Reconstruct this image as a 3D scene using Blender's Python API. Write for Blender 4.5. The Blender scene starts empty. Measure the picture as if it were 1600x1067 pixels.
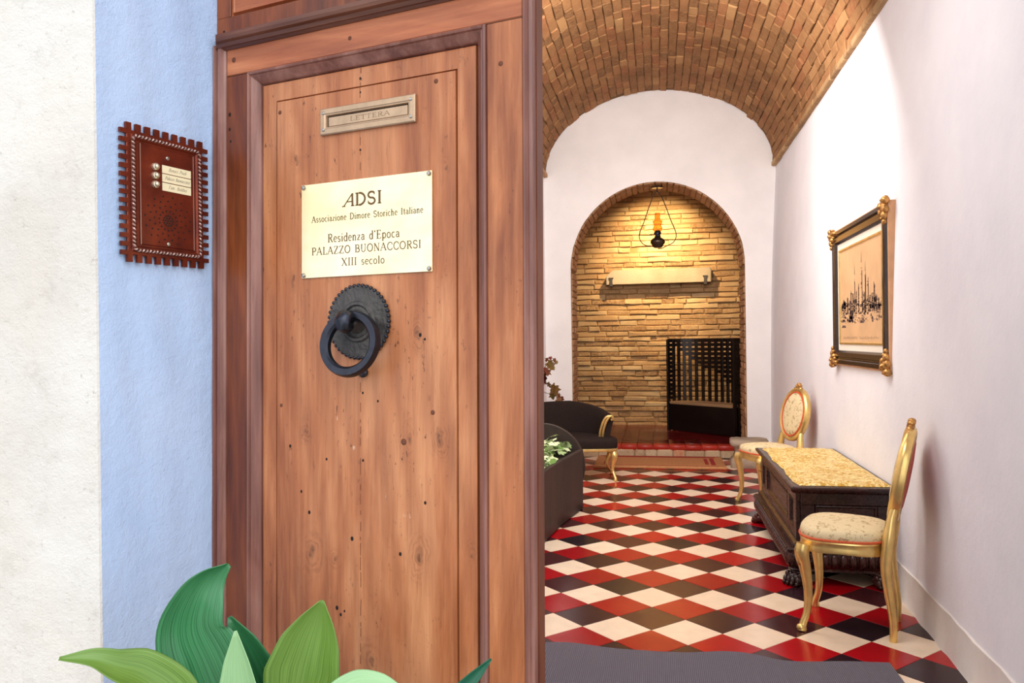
import bpy, math, random
from math import sin, cos, pi, radians, sqrt, atan2
from mathutils import Vector, Matrix, Euler
random.seed(7)
D = bpy.data
SC = bpy.context.scene
COL = SC.collection

# ------------------------------------------------------------------ camera
cam_d = D.cameras.new('camera')
cam_d.sensor_width = 36.0
cam_d.lens = 36.0 * 1236.4 / 1600.0
cam_d.shift_y = -0.00115
cam_d.clip_start = 0.02
cam_d.clip_end = 100
cam = D.objects.new('camera', cam_d)
COL.objects.link(cam)
cam.matrix_world = (Matrix.Translation((0, 0, 1.45)) @ Matrix.Rotation(0.181476, 4, 'Z')
                    @ Matrix.Rotation(pi / 2, 4, 'X') @ Matrix.Rotation(-0.0124436, 4, 'Z'))
SC.camera = cam

# ------------------------------------------------------------------ world, lights, exposure
W = D.worlds.new('sky')
SC.world = W
W.use_nodes = True
wn = W.node_tree.nodes
bg = wn['Background']
bg.inputs['Color'].default_value = (0.93, 0.97, 1.0, 1)
bg.inputs['Strength'].default_value = 1.35


def lamp(name, kind, loc, energy, color=(1, 1, 1), size=0.2, target=None, **kw):
    d = D.lights.new(name, kind)
    d.energy = energy
    d.color = color
    if kind == 'SUN':
        d.angle = size
    elif kind == 'AREA':
        d.size = size
    else:
        d.shadow_soft_size = size
    for k, v in kw.items():
        setattr(d, k, v)
    o = D.objects.new(name, d)
    o.location = loc
    if target is not None:
        o.rotation_euler = (Vector(target) - Vector(loc)).to_track_quat('-Z', 'Y').to_euler()
    COL.objects.link(o)
    return o


lamp('street_fill', 'SUN', (1.6, -4, 6), 0.9, (1.0, 0.98, 0.95), radians(50), target=(-0.2, 2.0, 1.2))  # broad directional fill, added from the right to brighten the blue reveal
lamp('hall_fill', 'AREA', (-0.25, 3.3, 3.75), 38, (1.0, 0.97, 0.94), 1.0, target=(0.0, 5.0, 0))  # added fill under the vault, out of view, brightens the near hall
lamp('hall_fill', 'AREA', (-0.2, 5.7, 3.85), 130, (1.0, 0.95, 0.90), 2.2, target=(-0.1, 9.3, 0.9))  # second added fill, unseen above the view, lifts the back of the hall
lamp('alcove_spot', 'SPOT', (0.02, 10.95, 3.58), 430, (1.0, 0.73, 0.38), 0.02, target=(0.03, 12.1, 2.45),
     spot_size=radians(92), spot_blend=1.0)

vs = SC.view_settings
vs.view_transform = 'Standard'
vs.look = 'None'
vs.gamma = 1.0
vs.use_curve_mapping = False
vs.exposure = 0.3


# ------------------------------------------------------------------ mesh helpers
class MB:
    def __init__(s):
        s.v = []
        s.f = []

    def add(s, vs_, fs):
        n = len(s.v)
        s.v += [tuple(p) for p in vs_]
        s.f += [tuple(i + n for i in f) for f in fs]
        return s

    def box(s, c, d, m=None):
        x, y, z = [k / 2 for k in d]
        p = [Vector((sx * x, sy * y, sz * z)) for sz in (-1, 1) for sy in (-1, 1) for sx in (-1, 1)]
        if m is not None:
            p = [m @ q for q in p]
        c = Vector(c)
        return s.add([q + c for q in p], [(0, 2, 3, 1), (4, 5, 7, 6), (0, 1, 5, 4), (2, 6, 7, 3), (0, 4, 6, 2), (1, 3, 7, 5)])

    def cbox(s, c, d, b=0.004, m=None):
        """box with chamfered edges"""
        x, y, z = [k / 2 for k in d]
        b = min(b, x * .45, y * .45, z * .45)
        rings = []
        for zz, ins in ((-z, b), (-z + b, 0), (z - b, 0), (z, b)):
            X, Y = x - ins, y - ins
            k = b
            rings.append([(X - k, -Y, zz), (X, -Y + k, zz), (X, Y - k, zz), (X - k, Y, zz), (-X + k, Y, zz), (-X, Y - k, zz), (-X, -Y + k, zz), (-X + k, -Y, zz)])
        c = Vector(c)
        out = [[(m @ Vector(p) if m is not None else Vector(p)) + c for p in r] for r in rings]
        return s.loft(out)

    def loft(s, rings, closed=True, cap=True, loop=False):
        n = len(rings[0])
        vs_ = [p for r in rings for p in r]
        fs = []
        R = len(rings)
        for i in range(R if loop else R - 1):
            j = (i + 1) % R
            for k in range(n if closed else n - 1):
                a, b = i * n + k, i * n + (k + 1) % n
                fs.append((a, b, j * n + (k + 1) % n, j * n + k))
        if cap and closed and not loop:
            fs.append(tuple(reversed(range(n))))
            fs.append(tuple(range((R - 1) * n, R * n)))
        return s.add(vs_, fs)

    def tube(s, pts, r, n=10, sx=1.0, loop=False, up=(0, 0, 1)):
        pts = [Vector(p) for p in pts]
        R = r if isinstance(r, (list, tuple)) else [r] * len(pts)
        rings = []
        t0 = None
        nrm = None
        L = len(pts)
        for i, p in enumerate(pts):
            a = pts[(i - 1) % L] if (loop or i > 0) else p
            b = pts[(i + 1) % L] if (loop or i < L - 1) else p
            t = (b - a).normalized()
            if nrm is None:
                u = Vector(up)
                if abs(u.dot(t)) > .95:
                    u = Vector((1, 0, 0))
                nrm = (u - t * u.dot(t)).normalized()
            else:
                nrm = (nrm - t * nrm.dot(t)).normalized()
            bn = t.cross(nrm)
            rings.append([p + nrm * (R[i] * cos(2 * pi * k / n)) + bn * (R[i] * sx * sin(2 * pi * k / n)) for k in range(n)])
        return s.loft(rings, loop=loop)

    def lathe(s, prof, n=24, c=(0, 0, 0), m=None):
        c = Vector(c)
        rings = []
        for r, z in prof:
            rg = [Vector((r * cos(2 * pi * k / n), r * sin(2 * pi * k / n), z)) for k in range(n)]
            rings.append([(m @ p if m is not None else p) + c for p in rg])
        return s.loft(rings)

    def ball(s, c, r, n=10, m=6):
        rx, ry, rz = r if isinstance(r, (list, tuple)) else (r, r, r)
        rings = []
        for i in range(m + 1):
            a = -pi / 2 + pi * i / m
            q = max(cos(a), 0.02)
            rings.append([(c[0] + rx * q * cos(2 * pi * k / n), c[1] + ry * q * sin(2 * pi * k / n), c[2] + rz * sin(a)) for k in range(n)])
        return s.loft(rings)

    def grid(s, fn, nu, nv):
        vs_ = [fn(i / nu, j / nv) for j in range(nv + 1) for i in range(nu + 1)]
        w = nu + 1
        return s.add(vs_, [(j * w + i, j * w + i + 1, (j + 1) * w + i + 1, (j + 1) * w + i) for j in range(nv) for i in range(nu)])

    def prism(s, poly, z0, z1):
        return s.loft([[(x, y, z0) for x, y in poly], [(x, y, z1) for x, y in poly]])


def mesh(name, mb, mat, smooth=False, auto=None):
    me = D.meshes.new(name)
    me.from_pydata(mb.v, [], mb.f)
    me.update()
    if mat is not None:
        me.materials.append(mat)
    if smooth:
        me.polygons.foreach_set('use_smooth', [True] * len(me.polygons))
        if auto is not None:
            me.set_sharp_from_angle(angle=radians(auto))
    return me


def put(name, me, parent=None, mw=None, loc=None):
    o = D.objects.new(name, me)
    COL.objects.link(o)
    if parent is not None:
        o.parent = parent
    if mw is not None:
        o.matrix_local = mw
    elif loc is not None:
        o.location = loc
    return o


def obj(name, mb, mat, parent=None, smooth=False, auto=35, mw=None, label=None, kind=None, loc=None):
    o = put(name, mesh(name, mb, mat, smooth, auto if smooth else None), parent, mw, loc)
    if label:
        o['label'] = label
    if kind:
        o['kind'] = kind
    return o


def tag(o, label, cat, group=None):
    o['label'] = label
    o['category'] = cat
    if group:
        o['group'] = group
    return o


def thing(name, label, cat, mw=None, loc=(0, 0, 0), rz=0, group=None):
    o = D.objects.new(name, None)
    o.empty_display_size = 0.1
    COL.objects.link(o)
    if mw is not None:
        o.matrix_world = mw
    else:
        o.location = loc
        o.rotation_euler = (0, 0, rz)
    return tag(o, label, cat, group)


def struct(name, mb, mat, smooth=False, parent=None, auto=35):
    return obj(name, mb, mat, parent, smooth, auto, kind='structure')


def ring_profile(mb, rect, prof):
    """mitred moulding around a rectangle in the (x, z) plane; prof = [(inset, depth)] with depth along -y out"""
    x0, z0, x1, z1 = rect
    rings = []
    for o, d in prof:
        rings.append([(x0 + o, d, z0 + o), (x1 - o, d, z0 + o), (x1 - o, d, z1 - o), (x0 + o, d, z1 - o)])
    return mb.loft(rings, cap=False)


def smoothstep(x):
    x = max(0, min(1, x))
    return x * x * (3 - 2 * x)


def interp(tab, t):
    for (a, va), (b, vb) in zip(tab, tab[1:]):
        if t <= b:
            k = (t - a) / (b - a) if b > a else 0
            return va + (vb - va) * max(0, min(1, k))
    return tab[-1][1]


def spline(pts, n):
    """Catmull-Rom through points, n samples a span"""
    P = [Vector(p) for p in pts]
    P = [P[0] * 2 - P[1]] + P + [P[-1] * 2 - P[-2]]
    out = []
    for i in range(1, len(P) - 2):
        a, b, c, d = P[i - 1:i + 3]
        for k in range(n):
            t = k / n
            out.append(.5 * ((2 * b) + (c - a) * t + (2 * a - 5 * b + 4 * c - d) * t * t + (3 * b - a - 3 * c + d) * t ** 3))
    out.append(P[-2])
    return out


# ------------------------------------------------------------------ materials
def srgb(r, g, b):
    def f(c):
        c /= 255
        return c / 12.92 if c <= .04045 else ((c + .055) / 1.055) ** 2.4
    return (f(r), f(g), f(b), 1)


class NT:
    def __init__(s, name):
        s.m = D.materials.new(name)
        s.m.use_nodes = True
        s.nt = s.m.node_tree
        s.b = s.nt.nodes['Principled BSDF']

    def n(s, t, props=None, **inp):
        k = s.nt.nodes.new(t)
        for a, v in (props or {}).items():
            setattr(k, a, v)
        for a, v in inp.items():
            a = a.replace('_', ' ')
            if isinstance(v, bpy.types.NodeSocket):
                s.nt.links.new(v, k.inputs[a])
            else:
                k.inputs[a].default_value = v
        return k

    def link(s, a, b):
        s.nt.links.new(a, b)

    def ramp(s, fac, stops):
        k = s.n('ShaderNodeValToRGB')
        e = k.color_ramp.elements
        while len(e) < len(stops):
            e.new(0.5)
        for el, (p, c) in zip(e, stops):
            el.position = p
            el.color = c
        s.link(fac, k.inputs[0])
        return k.outputs[0]

    def coord(s, kind='obj', scale=(1, 1, 1), rot=(0, 0, 0)):
        if kind == 'pos':
            src = s.n('ShaderNodeNewGeometry').outputs['Position']
        else:
            src = s.n('ShaderNodeTexCoord').outputs['Object']
        mp = s.n('ShaderNodeMapping', None, Vector=src, Scale=scale, Rotation=rot)
        return mp.outputs[0]

    def noise(s, vec, scale, detail=5, rough=.55, dist=0.0):
        return s.n('ShaderNodeTexNoise', None, Vector=vec, Scale=scale, Detail=detail, Roughness=rough, Distortion=dist).outputs[0]

    def mix(s, fac, a, b, mode='MIX'):
        k = s.n('ShaderNodeMix', {'data_type': 'RGBA', 'blend_type': mode})
        for i, v in ((0, fac), (6, a), (7, b)):
            if isinstance(v, bpy.types.NodeSocket):
                s.link(v, k.inputs[i])
            else:
                k.inputs[i].default_value = v
        return k.outputs[2]

    def math(s, op, a, b=0.0):
        k = s.n('ShaderNodeMath', {'operation': op})
        for i, v in ((0, a), (1, b)):
            if isinstance(v, bpy.types.NodeSocket):
                s.link(v, k.inputs[i])
            else:
                k.inputs[i].default_value = v
        return k.outputs[0]

    def bump(s, h, strength=.3, dist=.01):
        k = s.n('ShaderNodeBump', None, Height=h, Strength=strength, Distance=dist)
        s.link(k.outputs[0], s.b.inputs['Normal'])

    def set(s, **kw):
        for a, v in kw.items():
            a = a.replace('_', ' ')
            if isinstance(v, bpy.types.NodeSocket):
                s.link(v, s.b.inputs[a])
            else:
                s.b.inputs[a].default_value = v
        return s.m

    def rand(s):
        a = s.n('ShaderNodeObjectInfo').outputs['Random']
        b = s.n('ShaderNodeNewGeometry').outputs['Random Per Island']
        return s.math('FRACT', s.math('ADD', a, b))


def simple(name, col, rough=.5, metal=0, var=.12, nscale=8, bump=.1, bdist=.003, coord='obj', scale=(1, 1, 1), spec=.5, col2=None, bscale=None):
    t = NT(name)
    v = t.coord(coord, scale)
    nz = t.noise(v, nscale)
    c2 = col2 or tuple(max(0, c * (1 - var * 2.2)) for c in col[:3]) + (1,)
    t.set(Base_Color=t.ramp(nz, [(.3, c2), (.65, col)]), Roughness=rough, Metallic=metal)
    t.b.inputs['Specular IOR Level'].default_value = spec
    if bump:
        t.bump(nz if bscale is None else t.noise(v, bscale, 6, .6), bump, bdist)
    return t.m


def wood(name, dark, mid, light, axis='z', rough=.42, gscale=1.0, coord='obj', bump=.25, spec=.5, figure=.35):
    t = NT(name)
    sc = {'z': (30, 30, 1.6), 'x': (1.6, 30, 30), 'y': (30, 1.6, 30)}[axis]
    sc2 = {'z': (4, 4, .8), 'x': (.8, 4, 4), 'y': (4, .8, 4)}[axis]
    v = t.coord(coord, tuple(k * gscale for k in sc))
    v2 = t.coord(coord, tuple(k * gscale for k in sc2))
    broad = t.noise(v2, 1.3, 5, .6, .8)
    rings = t.n('ShaderNodeTexWave', {'wave_type': 'BANDS', 'bands_direction': 'DIAGONAL'}, Vector=v2, Scale=2.2, Distortion=9.0, Detail=3.0)
    rings.inputs['Detail Scale'].default_value = .7
    grain = t.noise(v, 2.2, 8, .7, .5)
    fine = t.noise(v, 8.0, 6, .7, .2)
    c = t.ramp(broad, [(.34, dark), (.50, mid), (.64, light)])
    c = t.mix(t.math('MULTIPLY', rings.outputs[0], figure), c, dark)
    c = t.mix(.30, c, t.ramp(grain, [(.36, dark), (.52, mid), (.66, light)]))
    c = t.mix(t.math('MULTIPLY', t.ramp(fine, [(.28, (1, 1, 1, 1)), (.42, (0, 0, 0, 1))]), .40), c, tuple(k * .4 for k in dark[:3]) + (1,))
    t.set(Base_Color=c, Roughness=t.math('ADD', t.math('MULTIPLY', grain, .25), rough - .1))
    t.b.inputs['Specular IOR Level'].default_value = spec
    t.bump(t.math('ADD', grain, t.math('MULTIPLY', fine, .6)), bump, .0016)
    return t.m


def knotted(m, knots):
    """adds ringed knots, pits and chips to a wood material; knots = [(x, z, r)] in object coordinates"""
    t = NT.__new__(NT)
    t.m, t.nt, t.b = m, m.node_tree, m.node_tree.nodes['Principled BSDF']
    src = t.b.inputs['Base Color'].links[0].from_socket
    co = t.n('ShaderNodeTexCoord').outputs['Object']
    wob = t.n('ShaderNodeTexNoise', None, Vector=co, Scale=38.0, Detail=4.0).outputs[1]
    add = t.n('ShaderNodeVectorMath', {'operation': 'MULTIPLY_ADD'})
    t.link(wob, add.inputs[0])
    add.inputs[1].default_value = (.022, .022, .05)
    t.link(co, add.inputs[2])
    c = src
    for x, z, r in knots:
        sub = t.n('ShaderNodeVectorMath', {'operation': 'SUBTRACT'})
        t.link(add.outputs[0], sub.inputs[0])
        sub.inputs[1].default_value = (x + .011, 0, z + .025)
        sc = t.n('ShaderNodeVectorMath', {'operation': 'MULTIPLY'})
        t.link(sub.outputs[0], sc.inputs[0])
        sc.inputs[1].default_value = (1 / r, 0, .62 / r)
        ln = t.n('ShaderNodeVectorMath', {'operation': 'LENGTH'})
        t.link(sc.outputs[0], ln.inputs[0])
        d = ln.outputs['Value']
        fall = t.ramp(t.math('MULTIPLY', d, .4), [(.12, (1, 1, 1, 1)), (1.0, (0, 0, 0, 1))])
        rg = t.math('MULTIPLY', t.math('MULTIPLY', t.math('ADD', t.math('SINE', t.math('MULTIPLY', d, 12.0 + 3.0 * sin(x * 90))), 1.0), .26), t.ramp(t.noise(co, 46, 3), [(.38, (.1, .1, .1, 1)), (.62, (1, 1, 1, 1))]))
        c = t.mix(t.math('MULTIPLY', fall, rg), c, srgb(96, 46, 22))
        core = t.math('MULTIPLY', t.ramp(d, [(.15, (.7, .7, .7, 1)), (.62, (0, 0, 0, 1))]), t.ramp(t.noise(co, 90, 4), [(.35, (.3, .3, .3, 1)), (.55, (1, 1, 1, 1))]))
        c = t.mix(core, c, srgb(88, 50, 30))
    mp = t.n('ShaderNodeMapping', None, Vector=co, Scale=(1, 1, .45)).outputs[0]
    pit = t.noise(mp, 120, 3, .7)
    area = t.noise(mp, 9, 3, .6)
    c = t.mix(t.math('MULTIPLY', t.ramp(pit, [(.62, (0, 0, 0, 1)), (.70, (1, 1, 1, 1))]), t.ramp(area, [(.46, (0, 0, 0, 1)), (.62, (.8, .8, .8, 1))])), c, srgb(74, 36, 20))
    chip = t.noise(mp, 75, 2, .6)
    c = t.mix(t.math('MULTIPLY', t.ramp(chip, [(.74, (0, 0, 0, 1)), (.78, (.7, .7, .7, 1))]), t.ramp(area, [(.50, (0, 0, 0, 1)), (.6, (1, 1, 1, 1))])), c, srgb(206, 178, 152))
    t.link(c, t.b.inputs['Base Color'])
    return m


def brick_mat(name, stops, mott, rough=.85, bump=.5, coord='pos', nscale=30):
    t = NT(name)
    r = t.rand()
    base = t.ramp(r, stops)
    v = t.coord(coord)
    nz = t.noise(v, nscale, 7, .65)
    big = t.noise(v, 2.2, 3)
    c = t.mix(t.ramp(nz, [(.35, (0, 0, 0, 1)), (.7, (.75, .75, .75, 1))]), base, mott)
    c = t.mix(t.ramp(big, [(.4, (0, 0, 0, 1)), (.65, (.45, .45, .45, 1))]), c, stops[0][1])
    t.set(Base_Color=c, Roughness=rough)
    t.b.inputs['Specular IOR Level'].default_value = .2
    t.bump(t.noise(v, nscale * 1.6, 8, .7), bump, .006)
    return t.m


def plaster(name, col, col2, bump=.35, nscale=14, speck=None, bdist=.006, big=1.5):
    t = NT(name)
    v = t.coord('pos')
    a = t.noise(v, big, 5, .6)
    c = t.ramp(a, [(.35, col2), (.6, col)])
    h = t.noise(v, nscale, 8, .62)
    fine = t.noise(v, nscale * 7, 6, .6)
    if speck:
        s2 = t.noise(v, 60, 4, .75)
        c = t.mix(t.ramp(s2, [(.62, (0, 0, 0, 1)), (.74, (.6, .6, .6, 1))]), c, speck)
        s3 = t.noise(v, 14, 8, .75)
        c = t.mix(t.ramp(s3, [(.54, (0, 0, 0, 1)), (.74, (.3, .3, .3, 1))]), c, speck)
        s4 = t.noise(v, 2.6, 4, .6)
        c = t.mix(t.ramp(s4, [(.5, (0, 0, 0, 1)), (.8, (.25, .25, .25, 1))]), c, srgb(226, 210, 184))
    t.set(Base_Color=c, Roughness=.9)
    t.b.inputs['Specular IOR Level'].default_value = .15
    t.bump(t.math('ADD', h, t.math('MULTIPLY', fine, .35)), bump, bdist)
    return t.m


M = {}
M['white'] = plaster('white_lime_plaster', srgb(246, 242, 242), srgb(238, 234, 234), .3, 5, bdist=.012)
M['wallr'] = plaster('white_wall_plaster', srgb(238, 236, 241), srgb(230, 228, 235), .35, 5, bdist=.012)
M['facade'] = plaster('weathered_white_plaster', srgb(218, 214, 210), srgb(206, 200, 194), .8, 34, speck=srgb(150, 140, 130), bdist=.006, big=3)
M['blue'] = plaster('pale_blue_plaster', srgb(190, 212, 246), srgb(180, 205, 243), .55, 34, bdist=.006, big=2.5)
M['greyband'] = plaster('grey_skirting_plaster', srgb(226, 218, 212), srgb(208, 198, 190), .35, 10)
M['yellow'] = plaster('ochre_plaster', srgb(232, 200, 140), srgb(220, 182, 118), .3, 8)
M['mortar'] = plaster('lime_mortar', srgb(122, 92, 62), srgb(100, 72, 48), .6, 30)
M['mortar2'] = plaster('sandy_mortar', srgb(160, 128, 86), srgb(128, 98, 64), .6, 30)
M['grout'] = simple('tile_grout', srgb(190, 165, 150), .8, coord='pos')
M['stone'] = plaster('rough_stone', srgb(178, 160, 140), srgb(140, 122, 104), .8, 24)
M['riser'] = brick_mat('rubble_stone', [(0, srgb(170, 136, 104)), (.75, srgb(206, 180, 148)), (.95, srgb(200, 104, 66))], srgb(214, 194, 164))
M['paving'] = simple('street_stone', srgb(176, 172, 166), .8, coord='pos')
M['vaultbrick'] = brick_mat('vault_brick', [(0, srgb(116, 80, 50)), (.3, srgb(148, 103, 65)), (.6, srgb(164, 117, 75)), (.85, srgb(152, 92, 60)), (1, srgb(192, 150, 100))], srgb(174, 134, 92))
M['thinbrick'] = brick_mat('thin_roman_brick', [(0, srgb(128, 92, 60)), (.35, srgb(166, 126, 84)), (.7, srgb(186, 148, 104)), (1, srgb(204, 176, 134))], srgb(198, 168, 126), bump=1.0)
M['archbrick'] = brick_mat('arch_brick', [(0, srgb(150, 108, 76)), (.4, srgb(178, 134, 98)), (.8, srgb(192, 146, 110)), (1, srgb(176, 116, 86))], srgb(204, 166, 130))


def tile_mat(name, a, b, rough=.17):
    t = NT(name)
    v = t.coord('pos')
    nz = t.noise(v, 9, 6, .6)
    c = t.mix(t.math('MULTIPLY', t.n('ShaderNodeObjectInfo').outputs['Random'], .9), a, b)
    c = t.mix(t.ramp(nz, [(.4, (0, 0, 0, 1)), (.75, (.35, .35, .35, 1))]), c, tuple(k * .7 for k in b[:3]) + (1,))
    t.set(Base_Color=c, Roughness=t.math('ADD', t.math('MULTIPLY', nz, .18), rough - .06))
    t.b.inputs['Specular IOR Level'].default_value = .28
    t.bump(t.noise(v, 40, 4), .04, .001)
    return t.m


M['tw'] = tile_mat('cream_cement_tile', srgb(244, 222, 196), srgb(232, 204, 176))
M['tr'] = tile_mat('red_cement_tile', srgb(176, 10, 22), srgb(146, 8, 18))
M['tk'] = tile_mat('black_cement_tile', srgb(26, 20, 28), srgb(74, 30, 32))
M['terracotta'] = tile_mat('red_glazed_terracotta', srgb(98, 14, 16), srgb(80, 10, 14), .16)
M['nosing'] = tile_mat('worn_red_nosing', srgb(178, 52, 38), srgb(150, 38, 30), .3)

KNOTS = [(-.060, -.407, .013), (-.307, -.400, .011), (.006, -.398, .014), (-.291, -.640, .018), (-.232, -.650, .009), (-.040, -.622, .016), (-.146, -.835, .016), (-.042, -.206, .012), (.069, -.61, .008), (-.34, -.10, .009), (-.33, .15, .010), (.02, .10, .008)]
M['door'] = wood('door_walnut', srgb(118, 58, 30), srgb(174, 104, 62), srgb(206, 142, 98), 'z', .40)
knotted(M['door'], KNOTS)
M['doorrail'] = wood('door_walnut_rail', srgb(118, 54, 28), srgb(172, 96, 58), srgb(206, 132, 88), 'x', .38)
M['doordark'] = wood('door_walnut_dark', srgb(56, 22, 10), srgb(112, 52, 22), srgb(150, 80, 38), 'z', .36)
M['moulding'] = wood('door_moulding', srgb(84, 44, 40), srgb(136, 88, 76), srgb(172, 128, 116), 'z', .30)  # mauve highlights of the mouldings are put into the wood colour
M['mouldingx'] = wood('door_moulding_rail', srgb(60, 28, 20), srgb(96, 52, 36), srgb(130, 84, 64), 'x', .36)
M['plug'] = simple('dark_wood_plug', srgb(112, 60, 34), .6, bump=.5)
M['darkhole'] = simple('dark_gap', srgb(26, 14, 10), .9)
M['chest'] = wood('chest_walnut', srgb(24, 10, 9), srgb(44, 20, 18), srgb(66, 33, 28), 'y', .26)
M['carved'] = wood('carved_walnut', srgb(30, 13, 11), srgb(60, 26, 22), srgb(96, 46, 38), 'y', .24)
M['planter'] = wood('planter_wood', srgb(28, 17, 14), srgb(43, 28, 22), srgb(58, 38, 30), 'z', .5)
M['iron'] = simple('blackened_iron', srgb(58, 60, 70), .30, .85, bump=.35, bdist=.0015, nscale=60)
M['ironmatte'] = simple('old_iron', srgb(88, 84, 82), .5, .7, bump=1.0, bdist=.004, nscale=70)
M['brass'] = simple('polished_brass_plate', srgb(252, 240, 204), .25, .6, bump=0, var=.03, nscale=7, scale=(1, 1, 1.4), col2=srgb(250, 228, 168))
M['oldbrass'] = simple('aged_brass', srgb(190, 160, 132), .36, .7, bump=.15, var=.1, nscale=30)
M['engrave'] = simple('engraved_lettering', srgb(104, 72, 34), .6, bump=0)
M['darkletter'] = simple('script_ink', srgb(70, 60, 60), .6, bump=0)
M['gold'] = simple('gilded_wood', srgb(240, 204, 128), .31, .8, var=.12, nscale=14, bump=.12, bdist=.002)
M['goldold'] = simple('worn_gilding', srgb(206, 152, 88), .34, .8, var=.25, nscale=40, bump=.4, bdist=.003)
M['copper'] = simple('hammered_copper', srgb(128, 54, 34), .36, .6, var=.2, nscale=22, bump=.3, bdist=.002, col2=srgb(92, 36, 28))
M['rope'] = simple('twisted_rope_metal', srgb(208, 178, 168), .35, .6, bump=0)
M['ropedark'] = simple('twisted_rope_dark', srgb(92, 44, 40), .4, .5, bump=0)
M['button'] = simple('silvered_button', srgb(226, 218, 196), .2, .8, bump=0, var=.04)
M['nameplate'] = simple('ivory_name_card', srgb(250, 238, 200), .45, bump=0, var=.03)
M['screw'] = simple('steel_screw', srgb(178, 174, 168), .3, .9, bump=0)
M['black'] = simple('black_lacquer', srgb(24, 18, 18), .24, bump=0)
M['velvet'] = simple('black_velvet', srgb(46, 36, 33), .9, nscale=60, bump=.3, bdist=.002, spec=.1)
M['cushion'] = simple('beige_cushion', srgb(166, 130, 92), .85, nscale=90, bump=.2)
M['amber'] = NT('amber_glass').set(Base_Color=srgb(246, 204, 128), Roughness=.05, Transmission_Weight=.92, IOR=1.12)
M['lampdark'] = simple('dark_iron_bracket', srgb(58, 50, 46), .7)
M['lampmetal'] = simple('bronzed_lamp_metal', srgb(84, 70, 60), .35, .8, bump=.1)
M['rug'] = None
M['slab'] = plaster('carved_travertine', srgb(168, 154, 134), srgb(150, 134, 112), .9, 40)
M['redpiping'] = simple('orange_red_braid', srgb(216, 92, 48), .7, nscale=120, bump=.4)
M['redback'] = simple('coral_fabric', srgb(206, 98, 84), .8, nscale=90, bump=.2)
M['matbrown'] = simple('coir_mat', srgb(206, 138, 84), .95, var=.28, nscale=120, bump=1.0, bdist=.01, coord='pos')
M['matlight'] = simple('pale_coir_binding', srgb(226, 160, 104), .95, var=.25, nscale=120, bump=1.0, bdist=.01, coord='pos')
M['matred'] = simple('red_mat_border', srgb(160, 28, 26), .95, var=.2, nscale=160, bump=.9, bdist=.006, coord='pos')
M['framelack'] = simple('dark_frame_lacquer', srgb(44, 28, 22), .2, bump=0)
M['edgewood'] = simple('pale_frame_edge', srgb(214, 160, 116), .5)
M['linen'] = simple('cream_mount', srgb(238, 228, 212), .7, nscale=2, var=.03, bump=0)
M['print'] = simple('tan_print', srgb(222, 178, 132), .55, var=.08, nscale=5, bump=0)
M['ink'] = simple('sepia_ink', srgb(104, 80, 76), .6, bump=0)
M['vase'] = simple('white_glazed_vase', srgb(232, 232, 236), .2, bump=0, var=.02)
M['soil'] = simple('dark_soil', srgb(44, 34, 26), .95, nscale=50, bump=.6)
M['clay'] = simple('terracotta_pot', srgb(170, 96, 64), .8)
M['stem'] = simple('green_stem', srgb(92, 110, 52), .6)
M['redstem'] = simple('brown_stem', srgb(96, 64, 44), .6)


def floral(name, base, spots, scale=26, lo=.60, hi=.66):
    t = NT(name)
    v = t.coord('obj')
    a = t.noise(v, scale, 5, .7, .8)
    b = t.noise(v, scale * 5, 3)
    c = t.mix(t.ramp(a, [(lo, (0, 0, 0, 1)), (hi, (.8, .8, .8, 1))]), base, spots)
    c = t.mix(t.math('MULTIPLY', b, .25), c, spots)
    t.set(Base_Color=c, Roughness=.75)
    t.b.inputs['Specular IOR Level'].default_value = .3
    t.bump(b, .2, .002)
    return t.m


M['floral'] = floral('cream_floral_tapestry', srgb(228, 208, 166), srgb(150, 120, 78), 30, .54, .62)


def damask():
    t = NT('gold_damask')
    v = t.coord('obj')
    w = t.noise(v, 13, 6, .6, 2.2)
    c = t.ramp(w, [(.36, srgb(190, 138, 30)), (.46, srgb(214, 168, 54)), (.50, srgb(246, 230, 176)), (.54, srgb(240, 216, 140)), (.58, srgb(200, 150, 38))])
    t.set(Base_Color=c, Roughness=.42)
    t.b.inputs['Specular IOR Level'].default_value = .6
    t.bump(t.noise(v, 26, 5, .6, 1.8), .9, .016)
    return t.m


M['damask'] = damask()


def ribbed():
    t = NT('grey_ribbed_mat')
    v = t.coord('pos')
    wv = t.n('ShaderNodeTexWave', {'wave_type': 'BANDS', 'bands_direction': 'X'}, Vector=v, Scale=38.0, Distortion=.6, Detail=2.0).outputs[0]
    wy = t.n('ShaderNodeTexWave', {'wave_type': 'BANDS', 'bands_direction': 'Y'}, Vector=v, Scale=30.0, Distortion=.6, Detail=2.0).outputs[0]
    h = t.math('ADD', wv, t.math('MULTIPLY', wy, .7))
    c = t.ramp(h, [(.2, srgb(60, 56, 66)), (1.0, srgb(112, 106, 116))])
    t.set(Base_Color=c, Roughness=.85)
    t.bump(h, .6, .004)
    return t.m


M['rug'] = ribbed()


def leaf_mat(name, dark, light, rough=.35, along=True, rnd=False, trans=.15, stripe=60):
    t = NT(name)
    uv = t.n('ShaderNodeAttribute', {'attribute_name': 'leafuv'}).outputs['Vector'] if along else None
    v = t.coord('obj')
    if along:
        mp = t.n('ShaderNodeMapping', None, Vector=uv, Scale=(stripe * .5, 1.2, 1))
        a = t.noise(mp.outputs[0], 1.0, 5, .6)
    else:
        a = t.noise(v, 30, 4)
    if rnd:
        a = t.math('ADD', t.math('MULTIPLY', a, .5), t.math('MULTIPLY', t.n('ShaderNodeObjectInfo').outputs['Random'], .5))
    c = t.ramp(a, [(.32, dark), (.68, light)])
    t.set(Base_Color=c, Roughness=rough)
    t.b.inputs['Subsurface Weight'].default_value = 0
    t.bump(a, .15, .002)
    return t.m


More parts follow.
